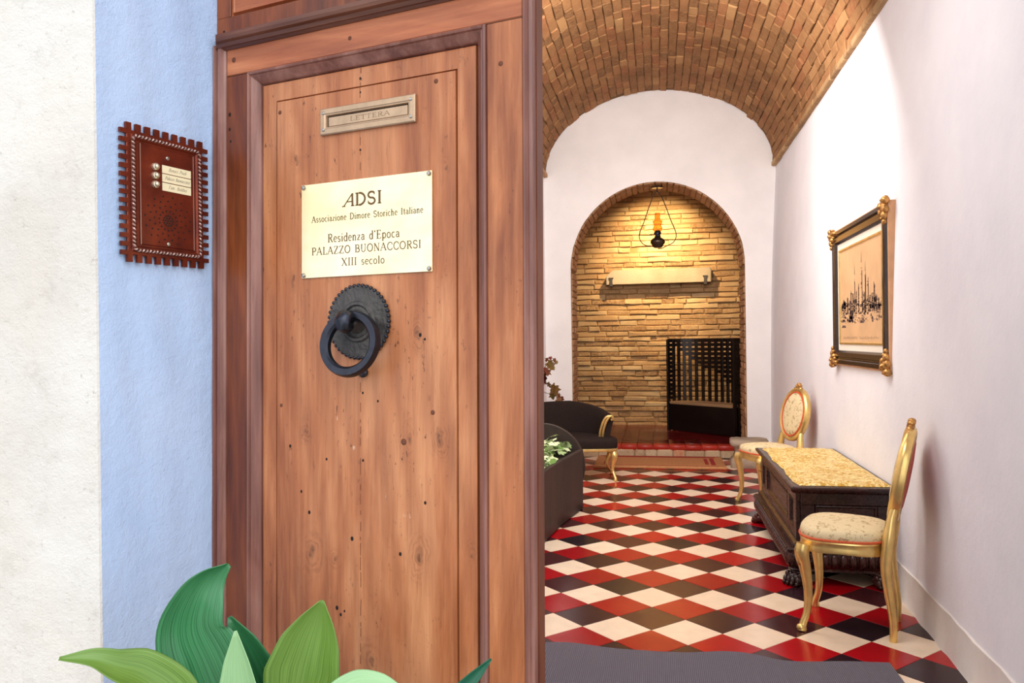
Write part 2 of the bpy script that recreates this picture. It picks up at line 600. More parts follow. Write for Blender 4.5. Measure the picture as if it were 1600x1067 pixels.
M['leafA'] = leaf_mat('aspidistra_green', srgb(20, 84, 44), srgb(74, 146, 96), .28)
M['leafB'] = leaf_mat('aspidistra_light', srgb(80, 112, 40), srgb(122, 158, 70))
M['leafD'] = leaf_mat('aspidistra_dark', srgb(8, 60, 42), srgb(24, 106, 78), .28)
M['leafH'] = leaf_mat('aspidistra_pale', srgb(120, 168, 116), srgb(166, 200, 150))
M['ivy'] = leaf_mat('ivy_variegated', srgb(96, 132, 56), srgb(214, 224, 178), .45, False, True)
M['redivy'] = leaf_mat('autumn_ivy', srgb(104, 26, 24), srgb(128, 104, 52), .45, False, True)

# ------------------------------------------------------------------ stroke lettering
T, K = .058, .125


def arc(cx, cy, rx, ry, a0, a1, n=10):
    return [(cx + rx * cos(radians(a0 + (a1 - a0) * i / n)), cy + ry * sin(radians(a0 + (a1 - a0) * i / n))) for i in range(n + 1)]


def sf(x, y, w=.11):
    return (T, [(x - w, y), (x + w, y)])


XH = .64
G = {
    'A': (.74, [(T, [(.06, 0), (.36, 1)]), (K, [(.36, 1), (.66, 0)]), (T, [(.17, .36), (.53, .36)]), sf(.06, .02), sf(.66, .02)]),
    'B': (.66, [(K, [(.16, 0), (.16, 1)]), (T, [(.05, .98), (.34, .98)]), (K * .8, arc(.34, .75, .2, .23, 90, -90)), (T, [(.16, .52), (.34, .52)]), (K * .9, arc(.34, .27, .26, .25, 90, -90)), (T, [(.05, .02), (.34, .02)])]),
    'C': (.70, [(K * .8, arc(.40, .5, .32, .49, 42, 318, 18)), (T, [(.63, .66), (.63, .9)]), (T, [(.63, .3), (.66, .18)])]),
    'D': (.76, [(K, [(.17, 0), (.17, 1)]), (T, [(.05, .98), (.3, .98)]), (K * .9, arc(.30, .5, .38, .48, 90, -90, 14)), (T, [(.05, .02), (.3, .02)])]),
    'E': (.62, [(K, [(.17, 0), (.17, 1)]), (T, [(.05, .98), (.54, .98)]), (T, [(.17, .52), (.42, .52)]), (T, [(.05, .02), (.56, .02)]), (T, [(.54, .98), (.54, .82)]), (T, [(.56, .02), (.56, .2)]), (T, [(.42, .42), (.42, .62)])]),
    'F': (.58, [(K, [(.17, 0), (.17, 1)]), (T, [(.05, .98), (.54, .98)]), (T, [(.17, .52), (.42, .52)]), (T, [(.54, .98), (.54, .82)]), sf(.17, .02)]),
    'I': (.34, [(K, [(.17, 0), (.17, 1)]), sf(.17, .02), sf(.17, .98)]),
    'L': (.60, [(K, [(.17, 0), (.17, 1)]), sf(.17, .98), (T, [(.05, .02), (.55, .02)]), (T, [(.55, .02), (.55, .22)])]),
    'N': (.78, [(T, [(.14, 0), (.14, 1)]), (K, [(.14, 1), (.64, 0)]), (T, [(.64, 0), (.64, 1)]), sf(.14, .02), sf(.64, .98), (T, [(.03, .98), (.16, .98)])]),
    'O': (.78, [(K * .85, arc(.39, .5, .32, .48, 0, 360, 24))]),
    'P': (.62, [(K, [(.17, 0), (.17, 1)]), (T, [(.05, .98), (.34, .98)]), (K * .85, arc(.34, .73, .23, .25, 90, -90)), (T, [(.17, .48), (.34, .48)]), sf(.17, .02)]),
    'R': (.70, [(K, [(.17, 0), (.17, 1)]), (T, [(.05, .98), (.34, .98)]), (K * .85, arc(.34, .75, .21, .23, 90, -90)), (T, [(.17, .52), (.36, .52)]), (K, [(.34, .52), (.62, 0)]), sf(.17, .02), sf(.64, .02, .06)]),
    'S': (.58, [(K * .85, arc(.29, .74, .21, .24, 35, 250, 10) + arc(.29, .26, .22, .25, 70, -145, 10)), (T, [(.47, .74), (.47, .94)]), (T, [(.08, .08), (.08, .28)])]),
    'T': (.62, [(K, [(.31, 0), (.31, 1)]), (T, [(.04, .98), (.58, .98)]), (T, [(.04, .98), (.04, .8)]), (T, [(.58, .98), (.58, .8)]), sf(.31, .02)]),
    'U': (.76, [(K, [(.16, 1), (.16, .35)]), (K * .7, arc(.38, .32, .22, .31, 180, 360)), (T, [(.60, .32), (.60, 1)]), sf(.16, .98), sf(.60, .98)]),
    'X': (.74, [(K, [(.1, 1), (.64, 0)]), (T, [(.62, 1), (.1, 0)]), sf(.1, .98), sf(.64, .02), sf(.62, .98), sf(.1, .02)]),
    'Z': (.64, [(T, [(.08, .98), (.56, .98)]), (K, [(.54, .98), (.08, .02)]), (T, [(.08, .02), (.58, .02)]), (T, [(.08, .98), (.08, .8)]), (T, [(.58, .02), (.58, .2)])]),
    'a': (.46, [(K * .8, arc(.22, .47, .14, .16, 160, 0, 8) + [(.36, .08), (.44, .02)]), (K * .7, arc(.21, .19, .14, .17, 60, 330, 10))]),
    'c': (.44, [(K * .75, arc(.25, .32, .19, .31, 50, 310, 12))]),
    'd': (.50, [(K * .75, arc(.23, .32, .17, .31, 40, 320, 12)), (K, [(.40, 0), (.40, 1)]), (T, [(.30, .98), (.42, .98)]), (T, [(.40, .02), (.48, .02)])]),
    'e': (.45, [(T, [(.06, .36), (.40, .36)]), (K * .75, arc(.24, .33, .18, .31, 10, 310, 14))]),
    'h': (.52, [(K, [(.12, 0), (.12, 1)]), (K * .8, arc(.27, .44, .13, .2, 180, 0, 8) + [(.40, 0)]), sf(.12, .02, .08), sf(.40, .02, .08), (T, [(.03, .98), (.14, .98)])]),
    'i': (.26, [(K, [(.13, 0), (.13, XH)]), sf(.13, .02, .08), (T, [(.04, XH - .02), (.14, XH - .02)]), (K, [(.13, .84), (.13, .95)])]),
    'l': (.26, [(K, [(.13, 0), (.13, 1)]), sf(.13, .02, .08), (T, [(.04, .98), (.14, .98)])]),
    'm': (.78, [(K, [(.12, 0), (.12, XH)]), (K * .8, arc(.25, .44, .13, .2, 180, 0, 8) + [(.38, 0)]), (K * .8, arc(.52, .44, .14, .2, 180, 0, 8) + [(.66, 0)]), sf(.12, .02, .07), sf(.38, .02, .07), sf(.66, .02, .07), (T, [(.03, XH - .02), (.12, XH - .02)])]),
    'n': (.52, [(K, [(.12, 0), (.12, XH)]), (K * .8, arc(.27, .44, .13, .2, 180, 0, 8) + [(.40, 0)]), sf(.12, .02, .08), sf(.40, .02, .08), (T, [(.03, XH - .02), (.12, XH - .02)])]),
    'o': (.50, [(K * .75, arc(.25, .32, .19, .31, 0, 360, 18))]),
    'p': (.52, [(K, [(.13, -.3), (.13, XH)]), (K * .75, arc(.29, .32, .17, .31, 140, -140, 12)), sf(.13, -.28, .08), (T, [(.03, XH - .02), (.13, XH - .02)])]),
    'r': (.38, [(K, [(.12, 0), (.12, XH)]), (K * .8, arc(.27, .42, .14, .2, 170, 50, 6)), sf(.12, .02, .08), (T, [(.03, XH - .02), (.12, XH - .02)])]),
    's': (.40, [(K * .75, arc(.20, .47, .13, .16, 35, 250, 8) + arc(.20, .17, .14, .16, 70, -145, 8))]),
    't': (.32, [(K, [(.15, .1), (.15, .86)]), (T, [(.03, XH - .02), (.29, XH - .02)]), (T * 1.3, arc(.23, .1, .08, .09, 180, 330, 6))]),
    'u': (.52, [(K, [(.12, XH), (.12, .2)]), (K * .7, arc(.26, .2, .14, .19, 180, 360, 8)), (K, [(.40, 0), (.40, XH)])]),
    'z': (.44, [(T, [(.05, XH - .03), (.38, XH - .03)]), (K * .8, [(.37, XH - .03), (.06, .03)]), (T, [(.06, .03), (.40, .03)])]),
    "'": (.22, [(K, [(.11, .78), (.13, 1)])]),
    '.': (.22, [(K, [(.10, 0), (.10, .1)])]),
    ' ': (.42, []),
}


def text_width(s_, sp=.06):
    return sum(G[c][0] + sp for c in s_) - sp


def text(mb, s_, width, h, cx, z0, y, slant=0.0, bold=1.0, slant_first=0.0):
    """write s_ centred at cx, baseline z0, in the x-z plane at y (facing -y), scaled to the given width"""
    w = text_width(s_)
    k = width / w
    x = cx - width / 2
    for i, c in enumerate(s_):
        adv, strokes = G[c]
        sl = slant + (slant_first if i == 0 else 0)
        for wt, pts in strokes:
            wt *= bold
            n = len(pts)
            L, Rr = [], []
            for j, (px, py) in enumerate(pts):
                a = pts[max(j - 1, 0)]
                b = pts[min(j + 1, n - 1)]
                dx, dy = (b[0] - a[0]) * k, (b[1] - a[1]) * h
                q = sqrt(dx * dx + dy * dy) or 1
                ox, oy = -dy / q * wt * h / 2, dx / q * wt * h / 2
                X = x + (px + sl * py) * k
                Z = z0 + py * h
                L.append((X + ox, y, Z + oy))
                Rr.append((X - ox, y, Z - oy))
            mb.add(L + Rr, [(j, n + j, n + j + 1, j + 1) for j in range(n - 1)])
        x += (adv + .06) * k
    return mb

# ================================================================== STRUCTURE
def proj(P):
    v = cam.matrix_world.inverted() @ Vector(P)
    if v.z > -0.05:
        return None
    return 800 + 1236.4 * v.x / -v.z, 531.7 - 1236.4 * v.y / -v.z, -v.z


YB = 9.95          # back wall
HALL_L = -1.39
SPR = 3.54         # springing of the vault


def base_x(y):
    return interp([(0.5, 1.15), (2.0, 1.205), (3.6, 1.276), (4.72, 1.322), (10.6, 1.34)], y)


def right_x(y, z):
    return base_x(y) + .095 * min(1, max(0, z / SPR)) ** 2


# floor slab with diagonal cement tiles
mb = MB()
mb.box((0, 5.95, -.06), (3.2, 8.1, .11))
floor = struct('floor', mb, M['grout'])
DD, TX, TY = .1715, -.046, 3.997


def tile_mesh(name, mat):
    m_ = MB()
    s = DD - .0012
    b = .002
    rings = [[(s, 0, -.012), (0, s, -.012), (-s, 0, -.012), (0, -s, -.012)],
             [(s, 0, -b), (0, s, -b), (-s, 0, -b), (0, -s, -b)],
             [(s - b, 0, 0), (0, s - b, 0), (-s + b, 0, 0), (0, -s + b, 0)]]
    return mesh(name, m_.loft(rings), mat)


tiles = []
for v in range(-36, 14):
    for u in range(-9, 10):
        if (u + v) % 2 == 0:
            continue
        x, y = TX + u * DD, TY - v * DD
        if x < HALL_L - .05 or x > base_x(y) + .10 or y < 1.95 or y > YB + .05:
            continue
        p = proj((x, y, 0))
        vis = p and 838 < p[0] < 1610 and p[1] < 1085
        tiles.append((0 if vis else 1, y, x, v % 3))
tiles.sort()
TM = [tile_mesh('cream_tile', M['tw']), tile_mesh('red_tile', M['tr']), tile_mesh('black_tile', M['tk'])]
rt = random.Random(3)
rest = {0: MB(), 1: MB(), 2: MB()}
for i, (_, y, x, c) in enumerate(tiles):
    if i < 300:
        o = put('tile', TM[c], floor, loc=(x, y, rt.uniform(-.0008, .0008)))
        o.rotation_euler = (rt.uniform(-.002, .002), rt.uniform(-.002, .002), 0)
    else:
        s = DD - .0012
        rest[c].prism([(x + s, y), (x, y + s), (x - s, y), (x, y - s)], -.012, 0)
for c, nm in ((0, 'cream_tiles'), (1, 'red_tiles'), (2, 'black_tiles')):
    if rest[c].v:
        obj(nm, rest[c], TM[c].materials[0], floor, kind='stuff')

mb = MB()
mb.box((0, -2.0, -.06), (12, 7.8, .1))
struct('floor_street', mb, M['paving'])

# right wall (leans outward a little towards the vault) and its grey skirting
mb = MB()
rr = random.Random(5)
jit = {}


def rw(u, v):
    y = 1.95 + u * 8.65
    z = -.05 + v * 3.60
    return (right_x(y, z) + .006 * sin(y * 2.1 + z * 1.3) * (1 - v) * v * 4, y, z)


mb.grid(rw, 48, 18)
n0 = len(mb.v)
mb.add([(1.75, 1.95, -.05), (1.75, 10.6, -.05), (1.75, 10.6, 3.55), (1.75, 1.95, 3.55)], [(0, 1, 2, 3)])
w = 49
mb.f.append((0, n0, n0 + 3, 18 * w))
mb.f.append((48, 18 * w + 48, n0 + 2, n0 + 1))
wall_right = struct('wall_right', mb, M['wallr'], True, auto=60)

mb = MB()
rings = []
for i in range(81):
    y = 1.95 + i / 80 * 8.0
    x = base_x(y)
    h = .19 + rr.uniform(-.004, .004) + (.02 if y < 3.6 else 0) * min(1, (3.6 - y))
    t = .012 + rr.uniform(-.002, .003)
    f = .006 + abs(rr.gauss(0, .004))
    rings.append([(x - t - f, y, -.004), (x - t, y, .012), (x - t + .004, y, h - .006), (x + .02, y, h), (x + .05, y, -.004)])
mb.loft(rings)
struct('baseboard_right', mb, M['greyband'], True, auto=40)

# left wall with an arched opening near the back
mb = MB()
yo0, yo1, zs, ra = 8.25, 9.63, 2.12, .69
yc = (yo0 + yo1) / 2
inner = [(yo1, -.05), (yo1, zs)] + [(yc + ra * cos(radians(a)), zs + ra * .98 * sin(radians(a))) for a in range(12, 169, 12)] + [(yo0, zs), (yo0, -.05)]
outer = []
for (y, z) in inner:
    if z <= zs + .01:
        outer.append((10.6 if y > yc else 1.9, z))
    else:
        a = atan2(z - zs, y - yc)
        yy = yc + (3.58 - zs) / math.tan(a) if abs(math.tan(a)) > .01 else yc
        outer.append((max(1.9, min(10.6, yy)), 3.58))
outer[1] = (10.6, zs)
outer[-2] = (1.9, zs)
# corner points
I2, O2 = [], []
for p, q in zip(inner, outer):
    I2.append(p)
    O2.append(q)
fix = [(10.6, -.05), (10.6, 3.58), (10.6, 3.58)]
for k, q in enumerate(O2):
    if k == 2:
        O2[k] = (10.6, 3.58)
    if k == len(O2) - 3:
        O2[k] = (1.9, 3.58)
n = len(I2)
mb.add([(HALL_L, y, z) for y, z in I2] + [(HALL_L, y, z) for y, z in O2], [(k, k + 1, n + k + 1, n + k) for k in range(n - 1)])
mb.add([(-1.85, .9 + 1.0, -.05), (-1.85, 10.6, -.05), (-1.85, 10.6, 3.58), (-1.85, 1.9, 3.58)], [(0, 1, 2, 3)])
mb.add([(HALL_L, 1.9, -.05), (HALL_L, 1.9, 3.58), (-1.85, 1.9, 3.58), (-1.85, 1.9, -.05)], [(0, 1, 2, 3)])
mb.add([(HALL_L, 10.6, -.05), (HALL_L, 10.6, 3.58), (-1.85, 10.6, 3.58), (-1.85, 10.6, -.05)], [(0, 1, 2, 3)])
mb.add([(HALL_L, 1.9, 3.58), (HALL_L, 10.6, 3.58), (-1.85, 10.6, 3.58), (-1.85, 1.9, 3.58)], [(0, 1, 2, 3)])
wall_left = struct('wall_left', mb, M['white'])
# the recess behind the opening: ochre jambs, brick arch soffit
mb = MB()
for (a, b) in ((0, 1), (n - 2, n - 1)):
    mb.add([(HALL_L, *I2[a]), (HALL_L, *I2[b]), (-1.80, *I2[b]), (-1.80, *I2[a])], [(0, 1, 2, 3)])
mb.add([(-1.80, y, z) for y, z in I2], [tuple(range(n))])
mb.box((-1.41, yo1 - .012, 2.07), (.07, .05, .20))
rec = struct('reveal_left', mb, M['yellow'], parent=wall_left)
mb = MB()
for k in range(1, n - 2):
    mb.add([(HALL_L, *I2[k]), (HALL_L, *I2[k + 1]), (-1.80, *I2[k + 1]), (-1.80, *I2[k])], [(0, 1, 2, 3)])
struct('arch_soffit', mb, M['archbrick'], parent=wall_left)

# vault
VC, VA, VH = .02, 1.385, .98


def vault(a, off=0.0):
    return VC + (VA + off) * cos(a), SPR + (VH + off) * sin(a)


mb = MB()
NA = 40
ringI = []
for y in (1.95, 10.02):
    ringI.append([(*[vault(pi * k / NA)[0]], y, vault(pi * k / NA)[1]) for k in range(NA + 1)])
mb.loft(ringI, closed=False, cap=False)
ringO = [[(VC + 1.8 * cos(pi * k / NA), y, SPR - .0 + 1.45 * sin(pi * k / NA)) for k in range(NA + 1)] for y in (1.95, 10.02)]
mb.loft(ringO, closed=False, cap=False)
mb.loft([ringI[0], ringO[0]], closed=False, cap=False)
mb.add([ringI[0][0], ringI[1][0], ringO[1][0], ringO[0][0]], [(0, 1, 2, 3)])
mb.add([ringI[0][-1], ringI[1][-1], ringO[1][-1], ringO[0][-1]], [(0, 1, 2, 3)])
ceiling = struct('ceiling', mb, M['mortar'])


def brick_mesh(name, mat, L, Wd, dep, rng, ch=.006, rough=.006):
    """chamfered rough brick: long side x, width y, face towards +z at dep"""
    m_ = MB()
    j = lambda: rng.uniform(-rough, rough)
    x, y = L / 2, Wd / 2
    base = [(-x, -y), (0, -y), (x, -y), (x, y), (0, y), (-x, y)]
    dj = [(a + j(), b + j()) for a, b in base]
    r0 = [(a, b, -.02) for a, b in dj]
    r1 = [(a, b, dep - ch + j() * .4) for a, b in dj]
    r2 = [(a * (1 - ch * 1.5 / x), b * (1 - ch * 1.2 / y), dep + j() * .5) for a, b in dj]
    m_.loft([r0, r1, r2], cap=False)
    m_.f.append(tuple(range(12, 18)))
    return mesh(name, m_, mat)


rv = random.Random(11)
# arc-length table
S = [0.0]
NS = 400
for k in range(NS):
    a, b = vault(pi * k / NS), vault(pi * (k + 1) / NS)
    S.append(S[-1] + sqrt((a[0] - b[0]) ** 2 + (a[1] - b[1]) ** 2))


def ang_at(s):
    for k in range(NS):
        if S[k + 1] >= s:
            return pi * (k + (s - S[k]) / (S[k + 1] - S[k])) / NS
    return pi


CW = S[-1] / 43
brick_lens = (.24, .28, .30, .17)
BM = {L: [brick_mesh('vault_brick', M['vaultbrick'], L - .007, CW - .006, .014, rv, .005, .005) for _ in range(4)] for L in brick_lens}
bl = []
for c in range(43):
    a = ang_at((c + .5) * CW)
    x, z = vault(a)
    nrm = Vector((VH * cos(a), 0, VA * sin(a))).normalized()
    y = YB - rv.uniform(-.02, .12)
    while y > 3.2:
        L = rv.choice(brick_lens)
        yc_ = y - L / 2
        y -= L
        zx = Vector((x, yc_, z))
        inn = -nrm
        m3 = Matrix((Vector((0, 1, 0)), inn.cross(Vector((0, 1, 0))), inn)).transposed()
        m3 = m3 @ Euler((rv.gauss(0, .045), rv.gauss(0, .012), rv.gauss(0, .012))).to_matrix()
        mw = Matrix.Translation(zx + inn * rv.gauss(0, .004)) @ m3.to_4x4()
        p = proj(zx)
        vis = 0
        if p and 836 < p[0] < 1420 and p[1] > -12:
            view = (Vector((0, 0, 1.45)) - zx)
            d = view.length
            vis = max(0, view.normalized().dot(inn)) / d / d * L
        bl.append((vis, mw, L, rv.randrange(4)))
bl.sort(key=lambda t: -t[0])
restm = MB()
for i, (vis, mw, L, k) in enumerate(bl):
    if i < 300:
        put('brick', BM[L][k], ceiling, mw)
    else:
        me = BM[L][k]
        restm.add([mw @ v_.co for v_ in me.vertices], [tuple(p.vertices) for p in me.polygons])
obj('bricks', restm, M['vaultbrick'], ceiling, kind='stuff')
# projecting springer courses
for sx, yy in ((1, 0), (-1, 0)):
    mb = MB()
    y = YB - .01
    while y > 2.2:
        L = rv.uniform(.2, .3)
        x = VC + sx * (VA + .012)
        mb.cbox((x + rv.uniform(-.004, .004), y - L / 2, SPR - .012 + rv.uniform(-.004, .004)), (.07, L - .008, .05), .006)
        y -= L
    obj('springer_course', mb, M['archbrick'] if sx < 0 else M['thinbrick'], ceiling, kind='stuff')

# back wall with the round-headed opening
NR, NZ = 1.055, 2.335
mb = MB()
inn, out = [], []
inn += [(NR, -.05), (NR, .8), (NR, 1.6), (NR, NZ)]
out += [(1.6, -.05), (1.6, .8), (1.6, 1.6), (1.6, NZ)]
for k in range(1, 36):
    a = pi * k / 36
    inn.append((NR * cos(a), NZ + NR * sin(a)))
    ca, sa = cos(a), sin(a)
    q = min(1.6 / abs(ca) if abs(ca) > 1e-6 else 99, (4.75 - NZ) / sa)
    out.append((q * ca, NZ + q * sa))
inn += [(-NR, NZ), (-NR, 1.6), (-NR, .8), (-NR, -.05)]
out += [(-1.6, NZ), (-1.6, 1.6), (-1.6, .8), (-1.6, -.05)]
n = len(inn)
fr = MB()
rng = random.Random(4)
wob = [rng.uniform(-.006, .006) for _ in range(n)]
mb.add([(x * (1.005 + wob[i] * .6), YB + .003 * sin(i * 1.7), z) for i, (x, z) in enumerate(inn)] + [(x, YB, z) for x, z in out], [(k, k + 1, n + k + 1, n + k) for k in range(n - 1)])
mb.add([(x, YB + .5, z) for x, z in inn] + [(x, YB + .5, z) for x, z in out], [(k, k + 1, n + k + 1, n + k) for k in range(n - 1)])
wall_back = struct('wall_back', mb, M['white'], True)
mb = MB()
mb.loft([[(x * 1.004, YB - .002, z) for x, z in inn], [(x * .999, YB + .003, z) for x, z in inn], [(x * .999, YB + .5, z) for x, z in inn]], closed=False, cap=False)
struct('opening_reveal', mb, M['mortar2'], parent=wall_back)
ra_ = random.Random(9)
AB = [brick_mesh('arch_brick', M['archbrick'], .268, .068, .014, ra_, .006, .005) for _ in range(5)]
# each brick: long side along y, face towards the opening
ncv = 44
for col, (y0) in enumerate((YB + .150, YB + .424)):
    for k in range(ncv):
        a = pi * (k + .5) / ncv
        inw = Vector((-cos(a), 0, -sin(a)))
        m3 = Matrix((Vector((0, 1, 0)), inw.cross(Vector((0, 1, 0))), inw)).transposed() @ Euler((ra_.gauss(0, .03), ra_.gauss(0, .015), ra_.gauss(0, .02))).to_matrix()
        put('brick', AB[k % 5], wall_back, Matrix.Translation((NR * cos(a), y0 + ra_.uniform(-.006, .006), NZ + NR * sin(a))) @ m3.to_4x4())
    for sx in (1, -1):
        for k in range(28):
            z = .19 + k * .0765
            inw = Vector((-sx, 0, 0))
            m3 = Matrix((Vector((0, 1, 0)), inw.cross(Vector((0, 1, 0))), inw)).transposed() @ Euler((ra_.gauss(0, .04), ra_.gauss(0, .03), ra_.gauss(0, .02))).to_matrix()
            put('brick', AB[ra_.randrange(5)], wall_back, Matrix.Translation((sx * NR, y0 + ra_.uniform(-.01, .01), z)) @ m3.to_4x4())

# alcove behind: brick back wall, plain sides and ceiling, raised red floor
YA = 12.1
mb = MB()
mb.box((0, YA + .16, 1.9), (4.4, .3, 4.1))
wall_alcove = struct('wall_alcove_back', mb, M['mortar2'])
rb = random.Random(21)
cand = []
z = .12
while z < 3.85:
    h = rb.uniform(.068, .092)
    x = -2.0 - rb.uniform(0, .3)
    while x < 2.0:
        L = rb.choice((.18, .26, .30, .34, .42, .5))
        cand.append((x + L / 2, z + h / 2, L, h))
        x += L
    z += h
cand.sort(key=lambda c: (abs(c[0]) > 1.3 or c[1] > 3.55, abs(c[0])))
restm = MB()
TB = {}
for i, (x, z, L, h) in enumerate(cand):
    key = (round(L, 2), round(h / .008))
    if key not in TB:
        TB[key] = [brick_mesh('thin_brick', M['thinbrick'], L - .010, key[1] * .008 - .012, .024, rb, .008, .008) for _ in range(2)]
    me = rb.choice(TB[key])
    dpt = rb.gauss(0, .009)
    m3 = Matrix((Vector((1, 0, 0)), Vector((0, 0, 1)), Vector((0, -1, 0)))).transposed() @ Euler((rb.gauss(0, .03), rb.gauss(0, .012), rb.gauss(0, .006))).to_matrix()
    mw = Matrix.Translation((x, YA + .012 + dpt, z)) @ m3.to_4x4()
    if i < 300:
        put('brick', me, wall_alcove, mw)
    else:
        restm.add([mw @ v_.co for v_ in me.vertices], [tuple(p.vertices) for p in me.polygons])
obj('bricks', restm, M['thinbrick'], wall_alcove, kind='stuff')
for sx, nm in ((-1, 'wall_alcove_left'), (1, 'wall_alcove_right')):
    mb = MB()
    mb.box((sx * 2.1, 11.3, 1.9), (.2, 1.72, 4.1))
    struct(nm, mb, M['thinbrick'])
mb = MB()
mb.box((0, 11.3, 3.95), (4.4, 1.8, .2))
struct('ceiling_alcove', mb, M['thinbrick'])

mb = MB()
mb.box((0, 11.05, .065), (4.0, 2.1, .13))
mb.box((-.14, 9.95, .065), (2.02, .28, .13))
step = struct('floor_alcove', mb, M['riser'])
# red terracotta paving: nosing tiles singly, the rest joined
ts = .193
x = -1.12
rn = random.Random(2)
m_ = MB()
m_.cbox((0, 0, 0), (ts - .002, ts - .002, .034), .002)
flat_me = mesh('terracotta_tile', m_, M['terracotta'], True)
m_ = MB()
m_.cbox((0, 0, -.014), (ts - .003, ts - .004, .062), .006)
nose_me = mesh('nosing_tile', m_, M['nosing'], True)
cnt = 0
restm = MB()
for j in range(12):
    for i in range(-10, 11):
        xx = i * ts + .03
        yy = 9.885 + j * ts
        if j == 0 and not (-1.1 < xx < .84):
            continue
        if 0 < j < 3 and abs(xx) > 1.0:
            continue
        if j < 2 and xx > .9 and j == 0:
            continue
        if j < 3 and abs(xx) < 1.2:
            o = put('tile', nose_me if j == 0 else flat_me, step, loc=(xx, yy, .134 + rn.uniform(-.002, .002)))
            o.rotation_euler = (rn.uniform(-.006, .006), rn.uniform(-.006, .006), 0)
        else:
            restm.cbox((xx, yy, .134), (ts - .002, ts - .002, .034), .002)
obj('tiles', restm, M['terracotta'], step, kind='stuff')
# rubble riser stones
x = -1.14
while x < .82:
    L = rn.uniform(.12, .3)
    m_ = MB()
    m_.cbox((x + L / 2, 9.815 + rn.uniform(-.008, .008), .045 + rn.uniform(-.004, .004)), (L - .006, .05, .105), .012)
    obj('stone', m_, M['riser'], step)
    x += L

# portal: blue reveal, white street front, lintel and far jamb
HL = Vector((-.9271, 1.5474, 0))
EV = Vector((.2695, .963, 0))
c0 = HL + EV * -.2741
c1 = HL + EV * .30


def wobble_sheet(mb, p0, p1, z0, z1, nrm, nu=40, nv=120, amp=.0016, seed=1):
    r_ = random.Random(seed)
    ph = [(r_.uniform(5, 40), r_.uniform(5, 40), r_.uniform(0, 6)) for _ in range(8)]
    p0, p1 = Vector(p0), Vector(p1)

    def f(u, v):
        p = p0.lerp(p1, u)
        z = z0 + (z1 - z0) * v
        d = sum(sin(a * u + b * v * 3 + c) for a, b, c in ph) * amp / 3
        e = min(1, min(u, 1 - u) * 20)
        return (p.x + nrm.x * d * e, p.y + nrm.y * d * e, z)
    return mb.grid(f, nu, nv)


mb = MB()
NB = Vector((.963, -.2695, 0))
wobble_sheet(mb, c0, c1, -.05, 4.4, NB)
mb.add([(c1.x, c1.y, -.05), (-1.39, 1.9, -.05), (-1.39, 1.9, 4.4), (c1.x, c1.y, 4.4)], [(0, 1, 2, 3)])
mb.add([(c0.x, c0.y, -.05), (-1.6, c0.y, -.05), (-1.6, c0.y, 4.4), (c0.x, c0.y, 4.4)], [(0, 1, 2, 3)])
mb.add([(-1.6, c0.y, -.05), (-1.6, 1.9, -.05), (-1.6, 1.9, 4.4), (-1.6, c0.y, 4.4)], [(0, 1, 2, 3)])
struct('wall_portal', mb, M['blue'], True, auto=50)
mb = MB()
yf = c0.y - .003
wobble_sheet(mb, (-4.2, yf, 0), (c0.x - .003, yf, 0), -.05, 6, Vector((0, -1, 0)), 90, 140, .003, 4)
mb.add([(c0.x - .003, yf, -.05), (c0.x, yf + .003, -.05), (c0.x, yf + .003, 6), (c0.x - .003, yf, 6)], [(0, 1, 2, 3)])
mb.box((-2.62, c0.y + .33, 3.0), (3.19, .6, 6.0))
struct('wall_facade', mb, M['facade'], True, auto=50)
mb = MB()
mb.box((2.75, 1.6, 3.0), (3.0, .6, 6.0))
struct('wall_facade_right', mb, M['facade'])
mb = MB()
mb.box((.125, 1.7, 4.70), (2.26, .5, 2.6))
struct('lintel', mb, M['facade'])

# ================================================================== THE DOOR
DU, DN, DZ = Vector((.9657, -.2595, -.0015)), Vector((-.2594, -.9656, .0165)), Vector((.0057, .0155, .9999))
DP = Vector((-.4025, 1.4105, 1.6722))
DM = Matrix((DU, -DN, DZ)).transposed().to_4x4()
DM.translation = DP
DM0 = DM.copy()
base_p = DM @ Vector((-.18, 0.02, -1.66))
DM0.translation = base_p
OFF = Vector((.18, -.02, 1.66))     # add to door-plane coordinates to get local ones
TR = Matrix.Translation(OFF)
door = thing('door_leaf', 'tall brown walnut door leaf with one long raised panel, brass letter slot and nameplate', 'door', mw=DM0)


def dpart(name, mb, mat, smooth=False, label=None, parent=None, auto=30, kind=None):
    o = obj(name, mb, mat, parent or door, smooth, auto, mw=TR if parent is None else None, label=label, kind=kind)
    return o


ZB, ZT = -1.655, 1.60
# stiles and rails (front face at y = 0, outwards is -y)
mb = MB()
mb.cbox((-.4815, .02, (ZB + .345) / 2), (.059, .04, .345 - ZB), .0015)
dpart('stile', mb, M['doordark'], label='narrow dark hinge-side stile')
mb = MB()
mb.cbox((.1460, .02, (ZB + .345) / 2), (.071, .04, .345 - ZB), .0015)
dpart('stile', mb, M['door'])
mb = MB()
mb.cbox((-.1650, .0205, .378), (.692, .041, .064), .0015)
dpart('top_rail', mb, M['doorrail'])
mb = MB()
mb.cbox((-.1710, .0205, (ZB - 1.43) / 2), (.561, .041, .225), .0015)
dpart('bottom_rail', mb, M['doorrail'])
# lock edge bead and thickness
mb = MB()
prof = [(.1818, .002), (.1835, -.004), (.1875, -.005), (.190, .001), (.1905, .006), (.196, .008), (.1965, .05), (.1818, .05)]
mb.prism(prof, ZB, .41)
dpart('edge_bead', mb, M['moulding'], label='worn lock edge in mauve-grey highlight colour')
mb = MB()
mb.box((.1945, .036, (ZB + .41) / 2), (.007, .026, .41 - ZB))
dpart('edge_strip', mb, M['doordark'])
